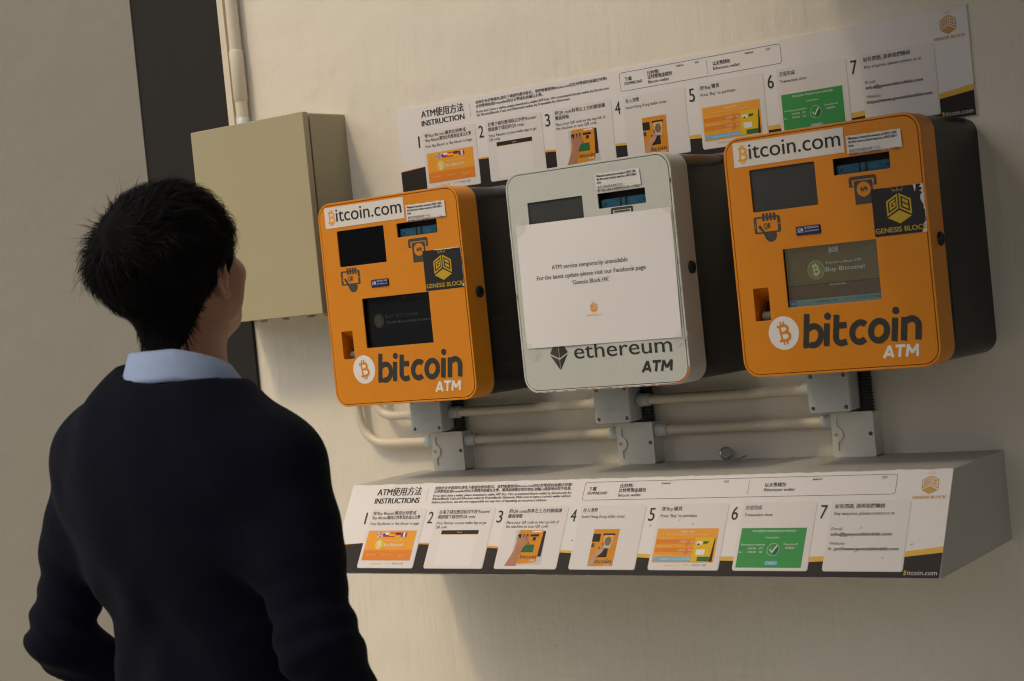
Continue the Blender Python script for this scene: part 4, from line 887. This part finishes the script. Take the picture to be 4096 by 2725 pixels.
def sweater_field():
    f = Field(axis((-.42, .40, .0068)), axis((-.24, .24, .0068)), axis((.80, 1.50, .0065)))
    f.loft(TORSO, .02)
    for s in ('R', 'L'):
        sg = 1 if s == 'R' else -1; S, E, W = [np.array(J[s+q]) for q in 'SEW']
        f.cone((sg*.045+.008, -.030, 1.425), (S[0]-sg*.015, S[1], S[2]+.004), .044, .052, .045)
        w_ = 1.06 if s == 'R' else .90; f.cone(S, S+(E-S)*.45, .062*w_, .058*w_, .040); f.cone(S+(E-S)*.40, E, .058*w_, .050*w_, .03); f.cone(E, E+(W-E)*.55, .049*w_, .046*w_, .022); f.cone(E+(W-E)*.55, W, .046*w_, .038, .02)
        f.ell(S+np.array((sg*.004, -.004, .0)), (.052, .052, .046), .05); f.cone((sg*.070+.006, -.028, 1.398), (S[0]-sg*.045, S[1], S[2]+.030), .046, .046, .06)
    f.ell((.06, -.075, 1.28), (.095, .048, .11), .09); f.ell((-.06, -.075, 1.28), (.095, .048, .11), .09)      # shoulder blades
    f.put(lambda X, Y, Z: (np.sqrt(((X-.018)*.90)**2 + (Y+.020)**2) - (.075 + 1.15*(Z-1.438+.20*X)))*.65, (-.16, -.16, 1.40), (.16, .16, 1.54), .005, 's')
    # folds: creases at the elbows, soft drag lines on the back
    X, Y, Z = f.X, f.Y, f.Z; D = f.d
    for s in ('R', 'L'):
        S, E, W = [np.array(J[s+q]) for q in 'SEW']; sg = 1 if s == 'R' else -1
        r2 = (X-E[0])**2 + (Y-E[1])**2 + (Z-E[2])**2; u = (Z-E[2])*.9 + (X-E[0])*(-.45*sg) + (Y-E[1])*.2
        D += (.0070 if s == 'L' else .0048)*np.exp(-r2/(.085**2))*np.sin(u*150+1.2) + .0022*np.exp(-((Z-E[2]-.13)/.09)**2)*np.exp(-((X-E[0])**2+(Y-E[1])**2)/.012)*np.sin(u*75+X*40)
    back = np.exp(-((X-.0)/.15)**2)*np.exp(-((Y+.12)/.07)**2)
    D += .0042*back*np.sin((Z*.9+np.abs(X-.02)*1.1)*46)*np.clip((1.28-Z)/.2, 0, 1) + .0020*back*np.sin(X*55+Z*16) + .0030*np.exp(-((np.abs(X)-.165)/.045)**2)*np.sin((Z+X*.9)*60)*np.clip((1.36-Z)/.08, 0, 1)
    D += .0016*np.sin(X*31+Z*23)*np.sin(Y*27-Z*19)
    return f
def head_rot(p): return np.array(J['HC']) + HM @ np.asarray(p, float)
UPM = HM.T
def body_field():
    f = Field(axis((-.40, -.12, .012), (-.12, .12, .0032), (.12, .40, .012)), axis((-.20, -.085, .009), (-.085, .185, .0034), (.185, .24, .009)), axis((.02, 1.36, .012), (1.36, 1.44, .006), (1.44, 1.76, .0031)))
    h = head_rot
    # skull, face block, jaw
    f.ell(h((0, -.012, .030)), (.0775, .096, .088), .02, rot=UPM); f.ell(h((0, .045, -.020)), (.062, .058, .085), .03, rot=UPM); f.ell(h((0, .055, -.070)), (.042, .040, .036), .03, rot=UPM)
    for sg in (-1, 1):
        f.cone(h((sg*.056, .010, -.045)), h((sg*.020, .082, -.088)), .014, .013, .025); f.ell(h((sg*.053, .064, -.014)), (.019, .026, .022), .02); f.ell(h((sg*.062, .030, -.030)), (.013, .030, .040), .02)
        f.cone(h((sg*.012, .098, .018)), h((sg*.045, .083, .022)), .008, .008, .012)          # brow
        f.ell(h((sg*.033, .090, .004)), (.015, .012, .010), .006, 's'); f.ell(h((sg*.033, .084, .003)), (.0125, .0125, .011), .003)
        # ear: rim, bowl and lobe
        ec = np.array((sg*.0805, -.010, .002)); ES = 1.12; f.ell(h(ec), (.0080, .0205, .034), .008, rot=UPM)
        pts = [(-.002, .014, .002), (.003, .015, .020), (.007, .004, .030), (.010, -.012, .026), (.011, -.020, .010), (.008, -.018, -.010), (.004, -.006, -.026)]
        for a, b in zip(pts, pts[1:]): f.cone(h(ec+np.array(a)*(sg*1.5, ES, ES)), h(ec+np.array(b)*(sg*1.5, ES, ES)), .0042, .0042, .004)
        f.ell(h(ec+np.array((sg*.006, .000, -.029))), (.0050, .0075, .0090), .005); f.ell(h(ec+np.array((sg*.010, -.002, .004))), (.0062, .0100, .0165), .004, 's', rot=UPM); f.ell(h(ec+np.array((sg*.003, .013, -.006))), (.004, .004, .007), .004)
    f.cone(h((0, .104, .010)), h((0, .118, -.026)), .008, .0115, .012); f.ell(h((0, .111, -.033)), (.017, .010, .008), .008)    # nose
    f.ell(h((0, .104, -.060)), (.022, .008, .0055), .006); f.ell(h((0, .102, -.069)), (.019, .008, .006), .006); f.ell(h((0, .109, -.0645)), (.022, .004, .0012), .003, 's')
    f.ell(h((0, .092, -.087)), (.018, .014, .013), .02)
    # neck, trunk, limbs
    f.cone((.010, -.018, 1.40), h((0, -.026, -.055)), .060, .053, .03); f.cone((.006, .005, 1.41), h((0, .012, -.075)), .050, .046, .03)
    f.loft([(z, a*.90, b*.88, c, y) for z, a, b, c, y in TORSO[:-2]], .02)
    for s in ('R', 'L'):
        sg = 1 if s == 'R' else -1; S, E, W = [np.array(J[s+q]) for q in 'SEW']
        f.cone((sg*.045, -.020, 1.395), S, .034, .042, .03); f.cone(S, E, .048, .040, .02); f.cone(E, W, .038, .027, .02)
        # hand: palm, four fingers, thumb
        dr = np.array((-.10*sg if s == 'R' else .05, .25, -1.0)); dr /= np.linalg.norm(dr); pc = W + dr*.055; f.cone(W, pc, .026, .030, .02); f.cone(W+dr*.03, W+dr*.085, .028, .030, .015)
        for i in range(4):
            b = W + dr*.092 + np.array((0, -.028+.0187*i, .0)); l = (.062, .075, .080, .068)[i]; m = b + dr*l*.55; t = m + (dr + np.array((-.5*sg, .1, .1)))*l*.45; f.cone(b, m, .0092, .0086, .006); f.cone(m, t, .0086, .0074, .005)
        b = W + dr*.035 + np.array((0, .022, 0)); f.cone(b, b+dr*.045+np.array((-.012*sg, .028, 0)), .0115, .010, .01); f.cone(b+dr*.045+np.array((-.012*sg, .028, 0)), b+dr*.078+np.array((-.02*sg, .030, 0)), .010, .008, .006)
        H = np.array((sg*.088, 0, .90)); K = np.array((sg*.100, .012, .50)); A = np.array((sg*.105, -.02, .09)); f.cone(H, K, .082, .054, .03); f.cone(K, K+(A-K)*.35, .052, .054, .03); f.cone(K+(A-K)*.35, A, .052, .036, .02); f.cone(A+np.array((0, -.02, -.03)), A+np.array((sg*.015, .15, -.045)), .034, .026, .02)
    return f
HCv = np.array(J['HC'])
def hair_thick(D):
    """thickness of the hair above the skull for unit directions D (local head axes)"""
    x, y, z = D.T; back = np.clip(-y, 0, 1)
    t = .006 + .021*np.clip((z+.30)/.75, 0, 1)**.9 + .024*back*np.clip((z+.42)/.75, 0, 1)*np.clip(1.35-z, 0, 1) + .014*np.clip(y, 0, 1)*np.clip((z-.2)/.5, 0, 1)
    return t*np.clip((z+1.0)/.5, .22, 1)
def hair_edge(D):
    """positive inside the hair area: hairline over the forehead, round the ears, down to the nape"""
    x, y, z = D.T; ay = np.degrees(np.arctan2(y, np.abs(x)))           # -90 back .. 90 front
    lim = np.interp(ay, [-90, -62, -42, -26, -12, 4, 16, 26, 40, 90], [-.60, -.60, -.55, -.36, .06, .20, -.02, .30, .52, .60])
    return z - lim
def to_head(D, r): return HCv + (D*r[:, None]) @ HM.T
def base_r(D):                                            # a smooth skull: ears must not lift the hair
    A = np.array((.0785, .098, .094)); c = np.array((0, -.011, .028)); a = (D**2/A**2).sum(1); b = -2*(D*c/A**2).sum(1); q = (c**2/A**2).sum()-1
    r = (-b + np.sqrt(np.maximum(b*b-4*a*q, 0)))/(2*a); lowb = np.clip((-.25-D[:, 2])/.6, 0, 1)
    return r + lowb*.004
M_skin = mat('skin', (.40, .20, .125), .48, bump=.06, bscale=220, var=.10, vscale=25, sss=.12)
M_knit = mat('navy_knit', (.0046, .0060, .0125), .95, bump=.35, bscale=380, var=.25, vscale=40, spec=.10, sheen=.02, stretch=(1, 1, .5))
M_shirt = mat('light_blue_shirting', (.36, .47, .70), .8, bump=.2, bscale=320, var=.06, vscale=60, stretch=(1, 1, 3))
M_hair = mat('black_hair', (.005, .0045, .004), .62, spec=.09); M_scalp = mat('hair_underlayer', (.005, .0045, .004), .9, spec=.1)
M_trou = mat('charcoal_trousers', (.03, .03, .032), .85, bump=.2, bscale=240); M_shoe = mat('black_leather', (.012, .011, .010), .3)
person = empty('person', P_POS, 'person seen from behind in a navy sweater over a light blue collared shirt', 'person'); person.rotation_euler = (0, 0, P_ROT)
def from_field(f, name, m, it=2, lam=.5):
    P, F = f.mesh(); P = relax(P, F, it, lam)
    me = bpy.data.meshes.new(name); me.from_pydata(P.tolist(), [], F.tolist()); me.materials.append(m); me.polygons.foreach_set('use_smooth', [True]*len(F)); me.update()
    o = bpy.data.objects.new(name, me); COL.objects.link(o); o.parent = person; return o
BF = body_field(); from_field(BF, 'body', M_skin, 2, .4)
SF = sweater_field(); from_field(SF, 'sweater', M_knit, 2, .45)
# trousers and shoes
f = Field(axis((-.24, .24, .010)), axis((-.20, .22, .010)), axis((.03, .95, .012)))
f.loft([(.80, .172, .128, 0, .0), (.90, .176, .128, 0, 0), (.945, .174, .124, 0, 0)], .02)
for sg in (-1, 1):
    H = np.array((sg*.088, 0, .86)); K = np.array((sg*.100, .010, .50)); A = np.array((sg*.105, -.02, .07)); f.cone(H, K, .094, .070, .03); f.cone(K, A, .070, .060, .03)
f.d += .003*np.sin(f.Z*48+f.X*20)*np.sin(f.Y*30+f.Z*11)
from_field(f, 'trousers', M_trou)
for sg in (-1, 1):
    f = Field(axis((sg*.11-.08, sg*.11+.09, .006)), axis((-.12, .22, .007)), axis((-.01, .13, .005)))
    f.cone((sg*.105, -.055, .040), (sg*.118, .145, .030), .042, .036, .02); f.cone((sg*.105, -.03, .09), (sg*.105, .0, .05), .045, .042, .03); f.ell((sg*.12, .16, .022), (.040, .045, .026), .02)
    f.put(lambda X, Y, Z: -Z + 0*X + 0*Y + .0, (-.3, -.3, -.1), (.3, .3, .02), .002, 's') if False else None
    f.d = np.maximum(f.d, (.001-f.Z)+0*f.X+0*f.Y)
    from_field(f, 'shoe', M_shoe)
# collar: stand plus folded leaf, open at the throat
def ringpt(a, r, rx, ry, z, cy): return (math.sin(a)*rx*r, cy - math.cos(a)*ry*r, z)
mb = MB(); n = 72; rows = []
for j, (rad, dz) in enumerate(((.0620, -.030), (.0605, .000), (.0610, .012), (.0640, .0145), (.0680, .012), (.0740, -.006), (.0800, -.022), (.0830, -.030))):
    row = []
    for i in range(n+1):
        a = -math.pi*.965 + 2*math.pi*.965*i/n; q = abs(a)/math.pi; fr_ = max(0, (q-.22)/.78)
        z = 1.466 + dz - .052*fr_**1.15 - (0 if j < 5 else (j-4)*.0075*max(0, (q-.25)/.75)**1.3); r = rad*(1+.10*fr_) + (.010*fr_ if j > 4 else 0)
        row.append((.010 + math.sin(a)*r*1.02, -.022 - math.cos(a)*r*(.98 if abs(a) < 1.57 else 1.10), z))
    rows.append(row)
V = [p for r_ in rows for p in r_]; w = n+1
mb.add(V, [(j*w+i, j*w+i+1, (j+1)*w+i+1, (j+1)*w+i) for j in range(len(rows)-1) for i in range(n)], M_shirt, True)
o = mb.build('shirt_collar', person); md = o.modifiers.new('thickness', 'SOLIDIFY'); md.thickness = .0022; md.offset = 1
# ------------------------------------------------------------------ hair: a dark underlayer and many tapered locks
def skull_r(D):
    """distance from the head centre to the skin along D, found by marching the body field"""
    r = np.full(len(D), .05)
    for _ in range(26):
        d = BF.at(to_head(D, r)); r = r + np.clip(-d, -.004, .012)*.8
    return np.clip(r, .05, .16)
def hair_base(D):
    sr, br = skull_r(D), base_r(D); return np.where(D[:, 2] < -.35, np.maximum(sr, br), np.maximum(br, np.minimum(sr, br+.006)))
nt_, np_ = 130, 70; th = np.linspace(-math.pi, math.pi, nt_+1); ph = np.linspace(-1.08, math.pi/2, np_+1)
D = np.array([(math.cos(p)*math.sin(t), math.cos(p)*math.cos(t), math.sin(p)) for p in ph for t in th])
ed = hair_edge(D); ins = ed > 0
wob = 1 + .10*np.sin(D[:, 0]*23+D[:, 2]*11)*np.sin(D[:, 1]*19-D[:, 2]*9)
rr_ = np.where(ins, hair_base(D) + .0012 + hair_thick(D)*.70*wob*np.clip(ed/.20, .05, 1), .045)
P = to_head(D, rr_); F = [(j*(nt_+1)+i, j*(nt_+1)+i+1, (j+1)*(nt_+1)+i+1, (j+1)*(nt_+1)+i) for j in range(np_) for i in range(nt_) if ins[[j*(nt_+1)+i, j*(nt_+1)+i+1, (j+1)*(nt_+1)+i+1, (j+1)*(nt_+1)+i]].any()]
hm = MB(); hm.add(P, F, M_scalp, True)
NL = 20000
D = rng.normal(size=(NL*3, 3)); D /= np.linalg.norm(D, axis=1)[:, None]; D = D[hair_edge(D) > .01][:NL]; n = len(D)
whorl = np.array((-.10, -.66, .74)); whorl /= np.linalg.norm(whorl)
tang = D - whorl; tang -= D*(tang*D).sum(1)[:, None]; tang /= np.linalg.norm(tang, axis=1)[:, None]+1e-6
swirl = np.cross(D, tang)
def tproj(v): v = np.array(v, float); return v - D*(D@v)[:, None]
topw = (np.clip((D[:, 2]-.30)/.45, 0, 1)*np.clip((D[:, 1]+.55)/.5, 0, 1))[:, None]; sidew = np.clip((.50-D[:, 2:3])/.6, 0, 1); near = np.exp(-(1-D@whorl)/.07)
# locks hang together in clumps that share a direction
cl = rng.normal(size=(420, 3)); cl /= np.linalg.norm(cl, axis=1)[:, None]; ci = np.argmax(D@cl.T, 1); cdir = rng.normal(size=(420, 3)); clay = rng.uniform(-.16, .16, 420)
flow = tang*.9 + swirl*.35*near[:, None] + tproj((.35, 1.0, .0))*topw*1.2 + tproj((0, -.12, -1.0))*sidew*1.3 + tproj((0, 0, 0)) + cdir[ci]*.26 + rng.normal(size=D.shape)*.12
flow -= D*(flow*D).sum(1)[:, None]; flow /= np.linalg.norm(flow, axis=1)[:, None]+1e-6
ln = np.where(D[:, 2] > .1, .042, np.interp(D[:, 2], [-.9, -.5, .1], [.006, .012, .036]))*rng.uniform(.6, 1.25, n)
lay = np.clip(rng.beta(3.2, 1.6, n)*.95 + clay[ci] + .10, .25, 1.12); T0 = hair_thick(D)
spk = (rng.random(n) < .07) & (near > .12) & (D[:, 1] < -.3); spl = np.where(spk, rng.uniform(.3, 1.15, n), 0)
fringe = (D[:, 1] > .45) & (D[:, 2] > .25)
wd = rng.uniform(.0006, .0015, n); tw = rng.uniform(-1, 1, n)[:, None]; rows = []; tm = np.array([0, .25, .5, .75, 1.0])
side = np.cross(D, flow); sv = side*(1-.6*np.abs(tw)) + D*tw*.6
cr = rng.normal(size=(n, 3))*.0022
for t in tm:
    Dt = D + flow*(ln/.11*t)[:, None]; Dt /= np.linalg.norm(Dt, axis=1)[:, None]
    et = np.clip((hair_edge(Dt)+.06)/.20, .10, 1); bt = hair_base(Dt)
    Tt = hair_thick(Dt); q = bt + (Tt*et*(.35 + (lay-.35)*min(1, .35+t*1.1)))*1.0 + spl*.026*t**1.4 + np.where(fringe, .006*t*t, 0) - np.where(lay > .9, 0, .10*Tt*t*t)
    p = Dt*q[:, None] + cr*(t*t) + cdir[ci]*(.0016*t); hw = (wd*(1-t*.90))[:, None]
    rows += [(p - sv*hw) @ HM.T + HCv, (p + sv*hw) @ HM.T + HCv]
A = np.stack(rows, 1).reshape(-1, 3); m = len(rows); Ff = []
for i in range(n):
    b = i*m; Ff += [(b+2*k, b+2*k+1, b+2*k+3, b+2*k+2) for k in range(len(tm)-1)]
hm.add(A, Ff, M_hair, True)
hm.build('hair', person)
